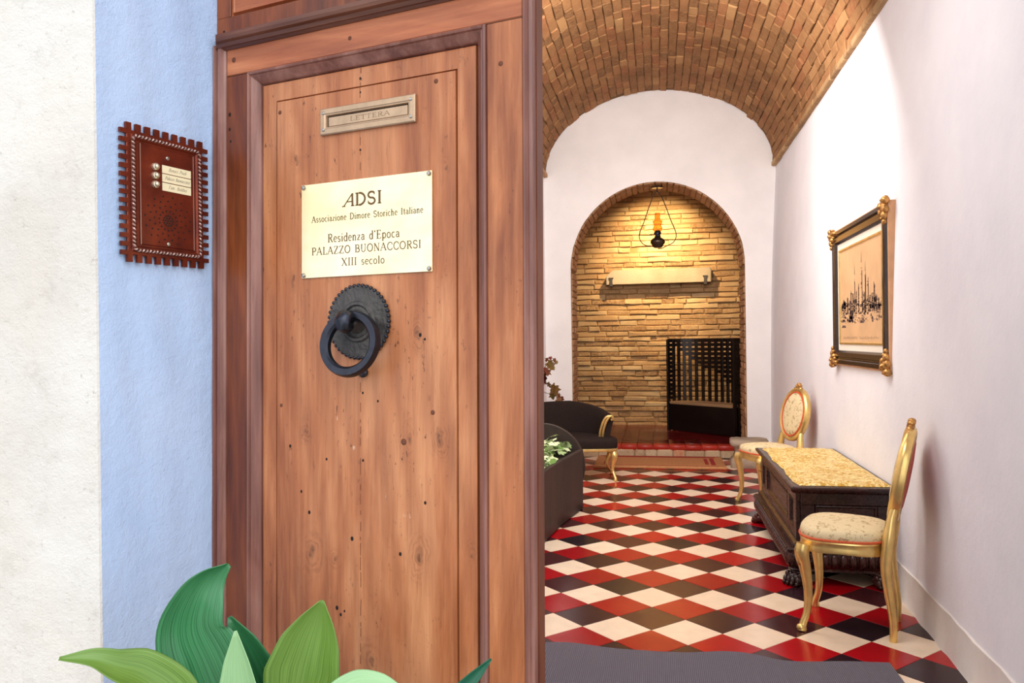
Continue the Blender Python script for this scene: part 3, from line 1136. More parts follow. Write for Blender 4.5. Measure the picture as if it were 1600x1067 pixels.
# hinge-side jamb moulding and the cornice above
mb = MB()
prof = [(-.542, .02), (-.542, -.006), (-.539, -.012), (-.535, -.012), (-.5325, -.004), (-.530, -.003), (-.527, -.010), (-.519, -.010), (-.516, -.004), (-.5125, -.001), (-.511, .004), (-.511, .02)]
mb.prism(prof, ZB, .412)
dpart('jamb_moulding', mb, M['moulding'], label='reeded jamb moulding')
mb = MB()
cp = [(.4005, .01), (.4005, -.003), (.4045, -.008), (.4045, -.012), (.411, -.016), (.413, -.024), (.419, -.027), (.4265, -.027), (.4285, -.022), (.4285, .012)]
mb.loft([[(-.5405 - y * .9 + (.008 if y > -.02 else 0) * 0, y, z) for z, y in cp], [(.197, y, z) for z, y in cp]])
dpart('cornice_moulding', mb, M['mouldingx'], label='dark ledge moulding over the door panel')
# upper leaf
mb = MB()
mb.cbox((-.1725, .02, .4505), (.739, .036, .046), .001)
dpart('upper_rail', mb, M['doordark'])
mb = MB()
mb.cbox((-.5225, .02, (.4735 + ZT) / 2), (.039, .036, ZT - .4735), .001)
mb2 = MB()
mb2.cbox((.1775, .02, (.4735 + ZT) / 2), (.039, .036, ZT - .4735), .001)
dpart('upper_stile', mb, M['doordark'])
dpart('upper_stile', mb2, M['doordark'])
mb = MB()
ring_profile(mb, (-.503, .4735, .158, ZT), [(0, .006), (.002, .010), (.005, .010), (.007, .003), (.010, .005), (.30, .006)])
mb.box((-.17, .02, 1.0), (.68, .02, 1.1))
dpart('upper_panel', mb, M['doorrail'])
# panel moulding ring and raised panel
PR = (-.452, -1.43, .1108, .3455)
mb = MB()
ring_profile(mb, PR, [(0, .004), (.001, -.004), (.004, -.0065), (.007, -.005), (.0085, -.001), (.0105, -.002), (.018, .005), (.0235, .011), (.0250, .014), (.0262, .024)])
dpart('panel_moulding', mb, M['moulding'], True, 'sloping bolection moulding', auto=25)
mb = MB()
P2 = (-.4228, -1.40, .0818, .3166)
ring_profile(mb, P2, [(-.006, .026), (0, .026), (.0004, .0135), (.004, .0125), (.0375, .0116), (.0382, .0175), (.0402, .0175), (.0410, .0100), (.05, .010)])
f = .05
x0, z0, x1, z1 = P2[0] + f, P2[1] + f, P2[2] - f, P2[3] - f
mb.add([(x0, .010, z0), (x1, .010, z0), (x1, .010, z1), (x0, .010, z1)], [(0, 1, 2, 3)])
mb.box((-.17, .04, -.55), (.52, .008, 1.75))
dpart('panel', mb, M['door'])
# nails, plugs and worm holes
holes = [(-.5027, .2635, .0035, 0), (-.503, .232, .0028, 0), (-.500, .206, .0022, 0), (.0054, .258, .0045, .0205), (-.3655, .2495, .0042, .0205), (-.0669, -.410, .0062, .0205), (-.3621, -.349, .0036, .0205),
         (-.3386, -.4306, .0028, .0205), (-.1596, -.4496, .0022, .0205), (-.0034, -.353, .0045, .0205), (-.1857, -.602, .0034, .0205), (.1385, .2693, .0046, 0), (-.5212 + .03, .378, .0055, 0), (-.19, .372, .0042, 0),
         (-.5212, .4440, .0024, .002), (-.507, .437, .002, .002), (-.29, -.56, .003, .0205), (-.247, -.452, .0022, .0205), (-.125, -.335, .002, .0205), (-.31, -.52, .0024, .0205), (-.02, -.52, .0026, .0205), (-.075, -.62, .003, .0205),
         (-.222, -.74, .0034, .0205), (-.213, -.752, .0026, .0205), (-.204, -.744, .002, .0205), (-.16, -.18 - .14, .002, .0205), (-.165, .289, .0022, .0222), (-.165, .262, .0018, .0205), (-.165, .150, .002, .0205), (-.03, -.21, .003, .0205), (-.02, -.218, .002, .0205)]
nm = MB()
nm.lathe([(1, .0), (1.06, -.12), (.86, -.2), (.8, .06), (.0, .1)], 10, m=Matrix.Rotation(pi / 2, 3, 'X'))
nail_me = mesh('nail', nm, M['plug'], True)
nm = MB()
nm.lathe([(1, .0), (1.0, -.1), (.55, -.14), (.1, -.14)], 9, m=Matrix.Rotation(-pi / 2, 3, 'X'))
hole_me = mesh('hole', nm, M['darkhole'], True)
for i, (x, z, r, y) in enumerate(holes):
    if y > .005:
        x, z, y = 1.0078 * x - .0061, 1.0084 * z + .0019, .010
    k = r > .0035
    mw = Matrix.Translation(OFF + Vector((x, y - .0003, z))) @ Matrix.Diagonal((r, r * .6, r * (1.0 if k else 1.3), 1))
    put('nail' if k else 'worm_hole', nail_me if k else hole_me, door, mw)
# vertical seam of the panel and joint cracks
mb = MB()
zz = .31
rs = random.Random(8)
while zz > -1.35:
    L = rs.uniform(.006, .03)
    if not (-.10 < zz < .105) and not (.18 < zz < .245) and not (-.26 < zz < -.10):
        mb.box((-.1729 + rs.uniform(-.0008, .0008), .0099 if zz < .28 else .0116, zz), (rs.uniform(.0003, .0009), .0012, L))
    zz -= L + rs.uniform(.004, .022)
mb.box((.146, -.0001, .3452), (.072, .0012, .0013))
mb.box((-.4815, -.0001, .3452), (.059, .0012, .0010))
dpart('crack', mb, M['plug'], kind='stuff')

# letter slot
slot = thing('letter_slot', 'aged brass letter slot with a hinged flap near the top of the door panel', 'letter slot', mw=DM @ Matrix.Translation((-.1542, .0095, .2172)))
mb = MB()
ring_profile(mb, (-.1115, -.0265, .1115, .0265), [(0, 0), (0, -.005), (.002, -.007), (.011, -.007), (.013, -.0055), (.0145, -.0055), (.016, -.001), (.0165, 0)])
obj('slot_frame', mb, M['oldbrass'], slot)
mb = MB()
mb.cbox((0, -.0012, -.0008), (.186, .003, .0185), .0008)
flap = obj('flap', mb, M['oldbrass'], slot)
mb = MB()
text(mb, 'LETTERA', .094, .0085, .006, -.0052, -.0029, bold=.9)
obj('lettering', mb, M['engrave'], flap)
mb = MB()
mb.box((0, -.0003, 0), (.194, .0006, .022))
obj('slot_gap', mb, M['darkhole'], slot)
for sx in (-1, 1):
    for sz in (-1, 1):
        m_ = MB()
        m_.lathe([(.0034, .0060), (.0034, .0078), (.0022, .0092), (.0003, .0096)], 10, (sx * .1025, 0, sz * .0165), Matrix.Rotation(pi / 2, 3, 'X'))
        obj('screw', m_, M['screw'], slot, True)

# brass plaque
plq = thing('brass_plaque', 'polished brass nameplate engraved in five lines, screwed to the door above the knocker', 'nameplate', mw=DM @ Matrix.Translation((-.1616, .0095, .0019)))
mb = MB()
mb.cbox((0, -.0016, 0), (.307, .003, .1885), .0007)
obj('plate', mb, M['brass'], plq)
mb = MB()
yt = -.0035
text(mb, 'ADSI', .093, .0245, -.004, .0425, yt, bold=1.5, slant_first=.28)
mb_l = mb
obj('lettering', mb, M['engrave'], plq)
for s_, w_, h_, cx_, z_ in (('Associazione Dimore Storiche Italiane', .262, .0125, .0035, .0165), ("Residenza d'Epoca", .170, .0165, -.003, -.0255), ('PALAZZO BUONACCORSI', .258, .0150, .001, -.0490), ('XIII secolo', .102, .0150, -.003, -.0735)):
    mb = MB()
    text(mb, s_, w_, h_, cx_, z_, yt, bold=1.1)
    obj('lettering', mb, M['engrave'], plq)
for sx in (-1, 1):
    for sz in (-1, 1):
        m_ = MB()
        m_.lathe([(.0046, .002), (.0048, .0045), (.0036, .0068), (.0004, .0078)], 14, (sx * .1475, 0, sz * .0885), Matrix.Rotation(pi / 2, 3, 'X'))
        obj('stud', m_, M['screw'], plq, True)

# knocker
kn = thing('door_knocker', 'black wrought-iron ring knocker on a round beaded backplate', 'door knocker', mw=DM @ Matrix.Translation((-.1739, .0095, -.1826)))
RX = Matrix.Rotation(pi / 2, 3, 'X')
mb = MB()
mb.lathe([(.0005, .002), (.069, .0005), (.0715, .003), (.070, .0065), (.064, .0055), (.050, .007), (.041, .008), (.038, .012), (.033, .0125), (.030, .009), (.024, .011), (.018, .022), (.0125, .032), (.0005, .034)], 48, m=RX)
obj('backplate', mb, M['ironmatte'], kn, True, 40)
for k in range(44):
    a = 2 * pi * k / 44
    if k == 0:
        m_ = MB()
        m_.ball((0, 0, 0), (.0040, .0042, .0040), 8, 5)
        bead = mesh('bead', m_, M['iron'], True)
    put('bead', bead, kn, loc=(.0705 * cos(a), -.004, .0705 * sin(a)))
mb = MB()
mb.tube([(.002, -.028, .004), (.002, -.038, .010), (.002, -.050, .009), (.002, -.057, .000), (.002, -.054, -.010), (.002, -.045, -.014), (.002, -.036, -.010)], [.0095, .011, .0125, .013, .0125, .010, .008], 12, sx=1.35, up=(0, 0, 1))
obj('eye', mb, M['iron'], kn, True, 50)
# ring: flattened band, a little tilted towards the door at its foot
rings = []
for k in range(48):
    a = 2 * pi * k / 48
    ca, sa = cos(a), sin(a)
    loc_ = []
    for (dr, dy) in ((.0090, -.004), (.0066, -.0095), (-.0046, -.0095), (-.0090, -.005), (-.0095, .005), (-.0055, .0095), (.0055, .0095), (.0095, .005)):
        r = .0545 + dr * (1 + .06 * sin(a * 3))
        loc_.append((r * ca, dy, r * sa))
    rings.append(loc_)
mb = MB()
mb.loft(rings, loop=True)
rg = obj('ring', mb, M['iron'], kn, True, 35, mw=Matrix.Translation((.006, -.040, -.0430)) @ Matrix.Rotation(radians(-10), 4, 'X') @ Matrix.Rotation(radians(4), 4, 'Z'))
mb = MB()
mb.lathe([(.010, .001), (.0105, .006), (.007, .0105), (.0005, .012)], 14, (.010, 0, -.098), RX)
obj('strike_stud', mb, M['iron'], kn, True)

# ================================================================== INTERCOM
IM = Matrix((EV, -NB, Vector((0, 0, 1)))).transposed().to_4x4()
IM.translation = HL + Vector((0, 0, 1.433)) + EV * -.1285 + Vector((0, 0, .306)) + NB * .0025
ic = thing('intercom', 'hammered copper intercom panel with toothed edge and three bell buttons on the blue wall', 'intercom', mw=IM)
mb = MB()
hw, hh = .0905, .1185
mb.cbox((0, -.004, 0), (hw * 2, .006, hh * 2), .002)
for k in range(9):
    for sz in (-1, 1):
        mb.box((-hw + .005 + (2 * hw - .010) * k / 8, -.004, sz * (hh + .006)), (.0112, .006, .015))
for k in range(15):
    for sx in (-1, 1):
        mb.box((sx * (hw + .006), -.004, -hh + .004 + (2 * hh - .008) * k / 14), (.015, .006, .0088))
obj('backplate', mb, M['copper'], ic)
mb = MB()
ring_profile(mb, (-.082, -.1115, .082, .1115), [(0, -.006), (.002, -.010), (.008, -.010), (.011, -.0075), (.013, -.0068)])
mb.box((0, -.0058, 0), (.15, .003, .21))
obj('tray', mb, M['copper'], ic)
mb = MB()
ring_profile(mb, (-.0635, -.0965, .0635, .0965), [(0, -.006), (0, -.009), (.0008, -.0096), (.0018, -.0092), (.06, -.0092)])
pan = obj('face_panel', mb, M['copper'], ic)
mb = MB()
mb.box((0, -.0085, 0), (.11, .001, .18))
obj('face_core', mb, M['copper'], ic)
for sx in (-1, 1):
    mb = MB()
    mb.box((sx * .0634, -.0095, 0), (.0011, .0012, .193))
    obj('bright_line', mb, M['rope'], ic)
# twisted rope border: two strands wound round a rounded rectangle
path = []
X, Z, R = .0790, .1085, .008
for cx_, cz_, a0 in ((X - R, Z - R, 0), (-X + R, Z - R, 90), (-X + R, -Z + R, 180), (X - R, -Z + R, 270)):
    for k in range(6):
        a = radians(a0 + 18 * k)
        path.append(Vector((cx_ + R * cos(a), 0, cz_ + R * sin(a))))
den = []
L_ = len(path)
for i in range(L_):
    a, b = path[i], path[(i + 1) % L_]
    nn = max(1, int((b - a).length / .0012))
    for k in range(nn):
        den.append(a.lerp(b, k / nn))
for ph, mt, nm_ in ((0, 'rope', 'rope_strand'), (pi, 'ropedark', 'rope_strand')):
    pts = []
    s_acc = 0
    for i, p in enumerate(den):
        q = den[(i + 1) % len(den)]
        t = (q - p).normalized()
        nrm = Vector((t.z, 0, -t.x))
        a = s_acc / .0078 * 2 * pi + ph
        s_acc += (q - p).length
        pts.append(p + nrm * .0016 * cos(a) + Vector((0, -.0105 - .0016 * sin(a), 0)))
    mb = MB()
    mb.tube(pts, .0019, 5, loop=True)
    obj(nm_, mb, M[mt], ic, True, label='pale twisted strand' if ph == 0 else 'dark twisted strand')
for k, (bz, txt, tw) in enumerate(((.0577, 'Bonaci Pauli', .043), (.0405, 'Palazzo Buonaccorsi', .060), (.0232, 'Fam. Baldini', .044))):
    m_ = MB()
    m_.lathe([(.0075, .009), (.0075, .012), (.0068, .0145), (.0052, .0150), (.0048, .0185), (.0035, .0200), (.0004, .0206)], 18, (-.0305, 0, bz), RX)
    obj('bell_button', m_, M['button'], ic, True, 40)
    mb = MB()
    mb.cbox((.0215, -.0098, bz - .001 - .0012 * (k - 1) * 0), (.0700, .0012, .0158), .0003)
    card = obj('name_card', mb, M['nameplate'], ic)
    mb = MB()
    text(mb, txt, tw, .0066, .0225, bz - .0035, -.0106, slant=.35, bold=.8)
    obj('lettering', mb, M['darkletter'], card)
for z_ in (.0795, -.0905):
    m_ = MB()
    m_.lathe([(.0040, .009), (.0042, .0105), (.0030, .0118), (.0004, .0122)], 14, (0, 0, z_), RX)
    obj('screw', m_, M['screw'], ic, True)
m_ = MB()
m_.lathe([(.0018, .0094), (.0018, .0097), (.0001, .0097)], 8, (0, 0, 0), RX)
pin = mesh('sound_hole', m_, M['darkhole'])
pts = [(0, 0)] + [(.0052, 60 * k) for k in range(6)] + [(.0098, 30 * k) for k in range(12)] + [(.019, 24 * k + 6) for k in range(15)]
for rr_ in (.029, .0385, .048):
    pts += [(rr_, 24 * k + 6 + (12 if rr_ == .0385 else 0)) for k in range(15)]
for r, a in pts:
    xx, zz_ = r * cos(radians(a)) * 1.12, -.044 + r * sin(radians(a))
    if abs(xx) < .060 and zz_ < .011:
        put('sound_hole', pin, ic, loc=(xx, 0, zz_))

# ================================================================== GILT CHAIRS
def seat_outline(k=1.0, n=40):
    """rounded trapezoid: wide curved front (+y), narrower straight back"""
    pts = []
    for i in range(n):
        a = 2 * pi * i / n
        c, s = cos(a), sin(a)
        e = .72
        x = math.copysign(abs(c) ** e, c)
        y = math.copysign(abs(s) ** e, s)
        wdt = .205 + .038 * (y + 1) / 2
        pts.append((x * wdt * k, (.018 + y * .208) * k + (1 - k) * .018))
    return pts


def oval(k, n=40, cx=0, cz=0, rx=.182, rz=.212):
    return [(cx + rx * k * cos(2 * pi * i / n), cz + rz * k * sin(2 * pi * i / n)) for i in range(n)]


def build_chair(name, label, group):
    t = thing(name, label, 'chair', group=group)
    # seat frame
    mb = MB()
    out, inn = seat_outline(1.0), seat_outline(.86)
    n = len(out)
    prof = [(1.0, .402), (1.01, .412), (.995, .425), (1.0, .440), (1.015, .449), (1.0, .458), (.86, .456), (.86, .405)]
    rings = []
    for i in range(n):
        a = 2 * pi * i / n
        dip = .012 * (abs(sin(2 * a)) if abs(out[i][1]) < .3 else 0)
        rings.append([(out[i][0] * k, (out[i][1] - .018) * k + .018, z - (dip * (.45 - z) * 12 if z < .43 else 0) + .0) for k, z in prof])
    mb.loft(rings, loop=True)
    obj('seat_frame', mb, M['gold'], t, True, 40)
    mb = MB()
    rings = []
    for k, z in ((.97, .452), (1.0, .466), (1.005, .484), (.985, .500), (.92, .512), (.7, .522), (.4, .527), (.1, .528)):
        rings.append([(x, y, z) for x, y in seat_outline(k)])
    mb.loft(rings)
    obj('seat_cushion', mb, M['floral'], t, True, 60)
    mb = MB()
    mb.tube([(x, y, .4625) for x, y in seat_outline(1.012)], .0062, 6, loop=True)
    obj('braid', mb, M['redpiping'], t, True)
    # legs
    for sx in (-1, 1):
        mb = MB()
        P = spline([(sx * .206, .200, .0), (sx * .198, .196, .03), (sx * .184, .176, .10), (sx * .180, .172, .20), (sx * .188, .184, .31), (sx * .200, .196, .38), (sx * .196, .190, .43)], 4)
        L = len(P)
        R = [interp([(0, .022), (.06, .024), (.16, .018), (.3, .0175), (.5, .0215), (.75, .032), (.9, .037), (1, .032)], i / (L - 1)) for i in range(L)]
        mb.tube(P, R, 10)
        mb.ball((sx * .207, .203, .018), (.021, .023, .018), 10, 6)
        leg = obj('leg', mb, M['gold'], t, True, 60)
        mb = MB()
        for k in range(4):
            mb.ball((sx * (.205 + .002 * k), .217 - .003 * k, .415 - .024 * k), (.014 - .002 * k, .009, .013), 8, 5)
            for q in (-1, 1):
                mb.ball((sx * .204 + q * .012, .212 - .003 * k, .405 - .024 * k), (.007, .007, .010), 7, 5)
        obj('carving', mb, M['goldold'], leg, True)
        mb = MB()
        P = spline([(sx * .156, -.205, .0), (sx * .157, -.205, .10), (sx * .160, -.190, .22), (sx * .164, -.178, .34), (sx * .164, -.186, .44), (sx * .158, -.196, .52), (sx * .145, -.205, .585), (sx * .138, -.216, .625)], 4)
        L = len(P)
        R = [interp([(0, .021), (.2, .024), (.5, .034), (.66, .037), (.85, .029), (1, .026)], i / (L - 1)) for i in range(L)]
        mb.tube(P, R, 10, sx=.8)
        obj('leg', mb, M['gold'], t, True, 60)
    # oval back, leaning backwards
    BM_ = Matrix.Translation((0, -.244, .775)) @ Matrix.Rotation(radians(11), 4, 'X')
    mb = MB()
    rings = []
    n = 48
    for i in range(n):
        a = 2 * pi * i / n
        c, s = cos(a), sin(a)
        rg_ = []
        for dr, dy in ((-.022, -.020), (-.024, .014), (-.012, .024), (.004, .029), (.017, .020), (.023, .002), (.017, -.022), (-.004, -.028)):
            rg_.append(BM_ @ Vector(((.188 + dr) * c, dy, (.214 + dr) * s)))
        rings.append(rg_)
    mb.loft(rings, loop=True)
    obj('back_frame', mb, M['gold'], t, True, 50)
    mb = MB()
    rings = []
    for k, y in ((.99, .008), (.97, .020), (.86, .030), (.6, .037), (.3, .040), (.05, .041)):
        rings.append([BM_ @ Vector((x, y, z)) for x, z in oval(k, 40, rx=.166, rz=.192)])
    mb.loft(rings)
    obj('back_cushion', mb, M['floral'], t, True, 60)
    mb = MB()
    mb.tube([BM_ @ Vector((x, .0225, z)) for x, z in oval(1, 48, rx=.166, rz=.192)], .0058, 6, loop=True)
    obj('braid', mb, M['redpiping'], t, True)
    mb = MB()
    rings = []
    for k, y in ((.99, -.012), (.96, -.022), (.8, -.032), (.4, -.037), (.05, -.038)):
        rings.append([BM_ @ Vector((x, y, z)) for x, z in oval(k, 40, rx=.172, rz=.198)])
    mb.loft(rings)
    obj('back_cover', mb, M['redback'], t, True, 60)
    mb = MB()
    for i in range(52):
        a = 2 * pi * i / 52
        mb.ball(BM_ @ Vector((.168 * cos(a), -.024, .194 * sin(a))), .0042, 6, 4)
    obj('upholstery_nails', mb, M['iron'], t, kind='stuff')
    # crest carving
    mb = MB()
    for (x, z, rx, rz) in ((0, .236, .036, .024), (0, .262, .020, .016), (-.035, .226, .022, .016), (.035, .226, .022, .016), (-.058, .214, .018, .012), (.058, .214, .018, .012), (-.020, .252, .014, .014), (.020, .252, .014, .014), (0, .232, .016, .030)):
        c = BM_ @ Vector((x, .006, z))
        mb.ball(c, (rx, .020, rz), 9, 6)
    obj('crest', mb, M['goldold'], t, True)
    return t


def place(t, x, y, deg, z=0):
    t.location = (x, y, z)
    t.rotation_euler = (0, 0, radians(deg))
    return t


def dup(root, label=None):
    r = root.copy()
    COL.objects.link(r)
    if label:
        r['label'] = label
    for ch in list(root.children):
        c = ch.copy()
        COL.objects.link(c)
        c.parent = r
        for g in ch.children:
            d = g.copy()
            COL.objects.link(d)
            d.parent = c
    return r


ch1 = place(build_chair('gilt_chair', 'gilt oval-back chair seen edge-on, in front of the end of the carved chest', 'gilt chairs along the white wall'), .940, 4.225, 71.0)
ch2 = place(dup(ch1, 'gilt oval-back chair between the far end of the carved chest and the stone block'), .945, 7.14, 111)

# ================================================================== CARVED CHEST
chest = thing('carved_chest', 'dark carved walnut chest on lion-paw feet under a gold cover by the white wall', 'chest', loc=(1.04, 5.62, 0))
CX, CY = 1.04, 5.62


def cpart(name, mb, mat, parent=None, smooth=False, label=None, auto=30, kind=None):
    mb.v = [(x - CX, y - CY, z) for x, y, z in mb.v]
    return obj(name, mb, mat, parent or chest, smooth, auto, label=label, kind=kind)


y0, y1, x0, x1 = 4.86, 6.42, .80, 1.315
mb = MB()
mb.box(((x0 + x1) / 2 + .01, (y0 + y1) / 2, .40), (x1 - x0 - .02, y1 - y0 - .04, .29))
cpart('body', mb, M['chest'])


def panel_frame(name, axis, a0, a1, zb, zt, at, w=.055):
    """stiles, rails and a recessed panel on one face"""
    def bx(lo, hi, z_0, z_1, d, th):
        if axis == 'y':     # face on the x side (normal -x), runs along y
            m_ = MB().cbox((at + d, (lo + hi) / 2, (z_0 + z_1) / 2), (th, hi - lo, z_1 - z_0), .003)
        else:
            m_ = MB().cbox(((lo + hi) / 2, at + d, (z_0 + z_1) / 2), (hi - lo, th, z_1 - z_0), .003)
        return m_
    return bx


f1 = panel_frame('front', 'y', y0, y1, .26, .54, x0)
cpart('rail', f1(y0, y1, .485, .540, 0, .026), M['chest'])
cpart('rail', f1(y0, y1, .255, .315, 0, .026), M['chest'])
for a, b in ((y0, y0 + .09), (y0 + .235, y0 + .305), (y1 - .305, y1 - .235), (y1 - .09, y1)):
    cpart('stile', f1(a, b, .315, .485, 0, .026), M['chest'])
for a, b in ((y0 + .09, y0 + .235), (y0 + .305, y1 - .305), (y1 - .235, y1 - .09)):
    mb = MB()
    rg_ = []
    for o, d in ((0, .0), (.004, -.009), (.010, -.011), (.016, -.004), (.020, .004), (.034, .004)):
        rg_.append([(x0 + d - .004, a + o, .315 + o), (x0 + d - .004, b - o, .315 + o), (x0 + d - .004, b - o, .485 - o), (x0 + d - .004, a + o, .485 - o)])
    mb.loft(rg_, cap=False)
    mb.f.append(tuple(range(len(mb.v) - 4, len(mb.v))))
    cpart('panel', mb, M['chest'])
f2 = panel_frame('end', 'x', x0, x1, .26, .54, y0)
cpart('rail', f2(x0 + .013, x1, .470, .540, 0, .026), M['chest'])
cpart('rail', f2(x0 + .013, x1, .255, .315, 0, .026), M['chest'])
cpart('stile', f2(x0 + .013, x0 + .09, .315, .470, 0, .026), M['chest'])
cpart('stile', f2(x1 - .08, x1, .315, .470, 0, .026), M['chest'])
mb = MB()
rg_ = []
for o, d in ((0, .0), (.004, -.009), (.010, -.011), (.016, -.004), (.020, .006), (.034, .006)):
    rg_.append([(x0 + .09 + o, y0 + d - .004, .315 + o), (x1 - .08 - o, y0 + d - .004, .315 + o), (x1 - .08 - o, y0 + d - .004, .470 - o), (x0 + .09 + o, y0 + d - .004, .470 - o)])
mb.loft(rg_, cap=False)
mb.f.append(tuple(range(len(mb.v) - 4, len(mb.v))))
cpart('panel', mb, M['chest'])
# lid with moulded edge
mb = MB()
prof = [(.012, .541), (0.0, .546), (-.010, .549), (-.020, .556), (-.028, .566), (-.030, .576), (-.026, .583), (-.015, .586)]
LX0, LY0, LX1, LY1 = .775, 4.80, 1.325, 6.42
rings = [[(LX0 + o, LY0 + o, z), (LX1, LY0 + o, z), (LX1, LY1 - o, z), (LX0 + o, LY1 - o, z)] for o, z in prof]
mb.loft(rings)
cpart('lid', mb, M['chest'])
# flaring base moulding with gadroons
mb = MB()
prof = [(.010, .262), (-.006, .262), (-.016, .252), (-.030, .246), (-.036, .236), (-.036, .228)]
rings = [[(x0 + o, y0 + o, z), (x1, y0 + o, z), (x1, y1 - o, z), (x0 + o, y1 - o, z)] for o, z in prof]
mb.loft(rings, cap=False)
prof = [(-.036, .228), (-.060, .222), (-.070, .212), (-.066, .200), (-.058, .192)]
rings = [[(x0 + o, y0 + o * .6, z), (x1, y0 + o * .6, z), (x1, y1 - o * .6, z), (x0 + o, y1 - o * .6, z)] for o, z in prof]
mb.loft(rings, cap=False)
cpart('base_moulding', mb, M['chest'], smooth=True)
mb = MB()
prof = [(-.056, .194), (-.064, .17), (-.060, .14), (-.044, .112), (-.030, .098), (-.030, .082), (-.010, .082)]
rings = [[(x0 + o, y0 + o * .6, z), (x1, y0 + o * .6, z), (x1, y1 - o * .6, z), (x0 + o, y1 - o * .6, z)] for o, z in prof]
mb.loft(rings)
cpart('plinth', mb, M['carved'], smooth=True)
gd = MB()
gd.loft([[(cos(a) * .021 * k, -.020 * sin(a) * k + dy, z) for a in [pi * q / 7 for q in range(8)]] for k, z, dy in ((.5, .096, .010), (.95, .108, 0), (1, .135, -.012), (1, .165, -.016), (.8, .186, -.010), (.3, .192, -.006))], closed=False, cap=False)
gme = mesh('gadroon', gd, M['carved'], True)
n_g = 10
for k in range(n_g):
    x = x0 + .04 + k * (x1 - x0 - .06) / (n_g - 1)
    put('gadroon', gme, chest, Matrix.Translation((x - CX, y0 - .024 - CY, 0)))
n_g = 31
for k in range(n_g):
    y = y0 + .05 + k * (y1 - y0 - .10) / (n_g - 1)
    put('gadroon', gme, chest, Matrix.Translation((x0 - .044 - CX, y - CY, 0)) @ Matrix.Rotation(-pi / 2, 4, 'Z'))
bd = MB()
bd.ball((0, 0, 0), (.0085, .011, .0085), 7, 5)
bme = mesh('bead', bd, M['carved'], True)
for k in range(62):
    y = y0 + .01 + k * (y1 - y0 - .02) / 61
    put('bead', bme, chest, loc=(x0 - .070 - CX, y - CY, .213))
for k in range(22):
    x = x0 - .03 + k * (x1 - x0) / 21
    put('bead', bme, chest, Matrix.Translation((x - CX, y0 - .043 - CY, .213)) @ Matrix.Rotation(pi / 2, 4, 'Z'))


def paw(fx, fy, dx, dy):
    """lion paw with scrolled haunch; (dx, dy) is the outward diagonal"""
    R_ = Matrix.Translation((fx, fy, 0)) @ Matrix.Rotation(atan2(dy, dx) - pi / 2, 4, 'Z')
    mb = MB()
    parts = [((0, 0, .042), (.056, .050, .036)), ((0, -.02, .07), (.050, .045, .030))]
    for k in range(4):
        x = -.042 + .028 * k
        parts.append(((x, .040 - abs(k - 1.5) * .008, .030), (.0165, .030, .028)))
        parts.append(((x, .060 - abs(k - 1.5) * .008, .016), (.012, .016, .015)))
        parts.append(((x, .024 - abs(k - 1.5) * .006, .058), (.014, .020, .020)))
    for c, r in parts:
        b = MB().ball((0, 0, 0), r, 10, 6)
        mb.add([R_ @ (Vector(p) + Vector(c)) for p in b.v], b.f)
    ft = cpart('paw_foot', mb, M['carved'], smooth=True, auto=60)
    mb = MB()
    for c, r in (((0, -.004, .150), (.040, .034, .052)), ((0, .022, .170), (.030, .024, .034)), ((-.028, .016, .14), (.014, .018, .034)), ((.028, .016, .14), (.014, .018, .034)), ((0, .032, .135), (.012, .012, .030)), ((0, .030, .196), (.026, .016, .014)), ((0, .0, .096), (.048, .042, .012))):
        b = MB().ball((0, 0, 0), r, 10, 6)
        mb.add([R_ @ (Vector(p) + Vector(c)) for p in b.v], b.f)
    cpart('haunch_scroll', mb, M['carved'], smooth=True, auto=60)


paw(x0 - .018, y0 + .0, -1, -1)
paw(x0 - .018, y1 - .0, -1, 1)
paw(x1 - .06, y0 + .0, .35, -1)
paw(x1 - .06, y1 - .0, .35, 1)

# gold damask cover lying on the lid
rc = random.Random(14)
ph = [(rc.uniform(4, 22), rc.uniform(4, 22), rc.uniform(0, 6), rc.uniform(.3, 1)) for _ in range(14)]


def cover(u, v, top=True):
    x = .792 + (1.308 - .792) * u
    y = 4.815 + (6.36 - 4.815) * v
    e = min(1, min(u, 1 - u) * 14, min(v, 1 - v) * 30)
    h = sum(k * sin(a * x * 2 + b * y + c) for a, b, c, k in ph) * .0012
    xe = x - (.006 * sin(y * 9) + .005 * sin(y * 23 + 1)) * (1 - u) ** 3
    ye = y + (.006 * sin(x * 21) + .004 * sin(x * 47)) * (1 - v) ** 6
    return (xe - CX, ye - CY, .588 + (.016 * sqrt(max(0, e)) + h * e if top else 0))


cov = thing('chest_cover', 'wrinkled gold damask cloth pad lying on top of the carved chest', 'cloth', loc=(CX, CY, 0))
mb = MB()
mb.grid(lambda u, v: cover(u, v), 36, 90)
mb.grid(lambda u, v: cover(u, v, False), 4, 8)
obj('cover_cloth', mb, M['damask'], cov, True, 70)

# ================================================================== STONE BLOCK
def sq_loft(mb, prof, rnd=.25, n=24, nz=None):
    rings = []
    for wx, wy, z in prof:
        r = []
        for i in range(n):
            a = 2 * pi * i / n
            c, s = cos(a), sin(a)
            r.append((math.copysign(abs(c) ** rnd, c) * wx / 2, math.copysign(abs(s) ** rnd, s) * wy / 2, z))
        rings.append(r)
    return mb.loft(rings)


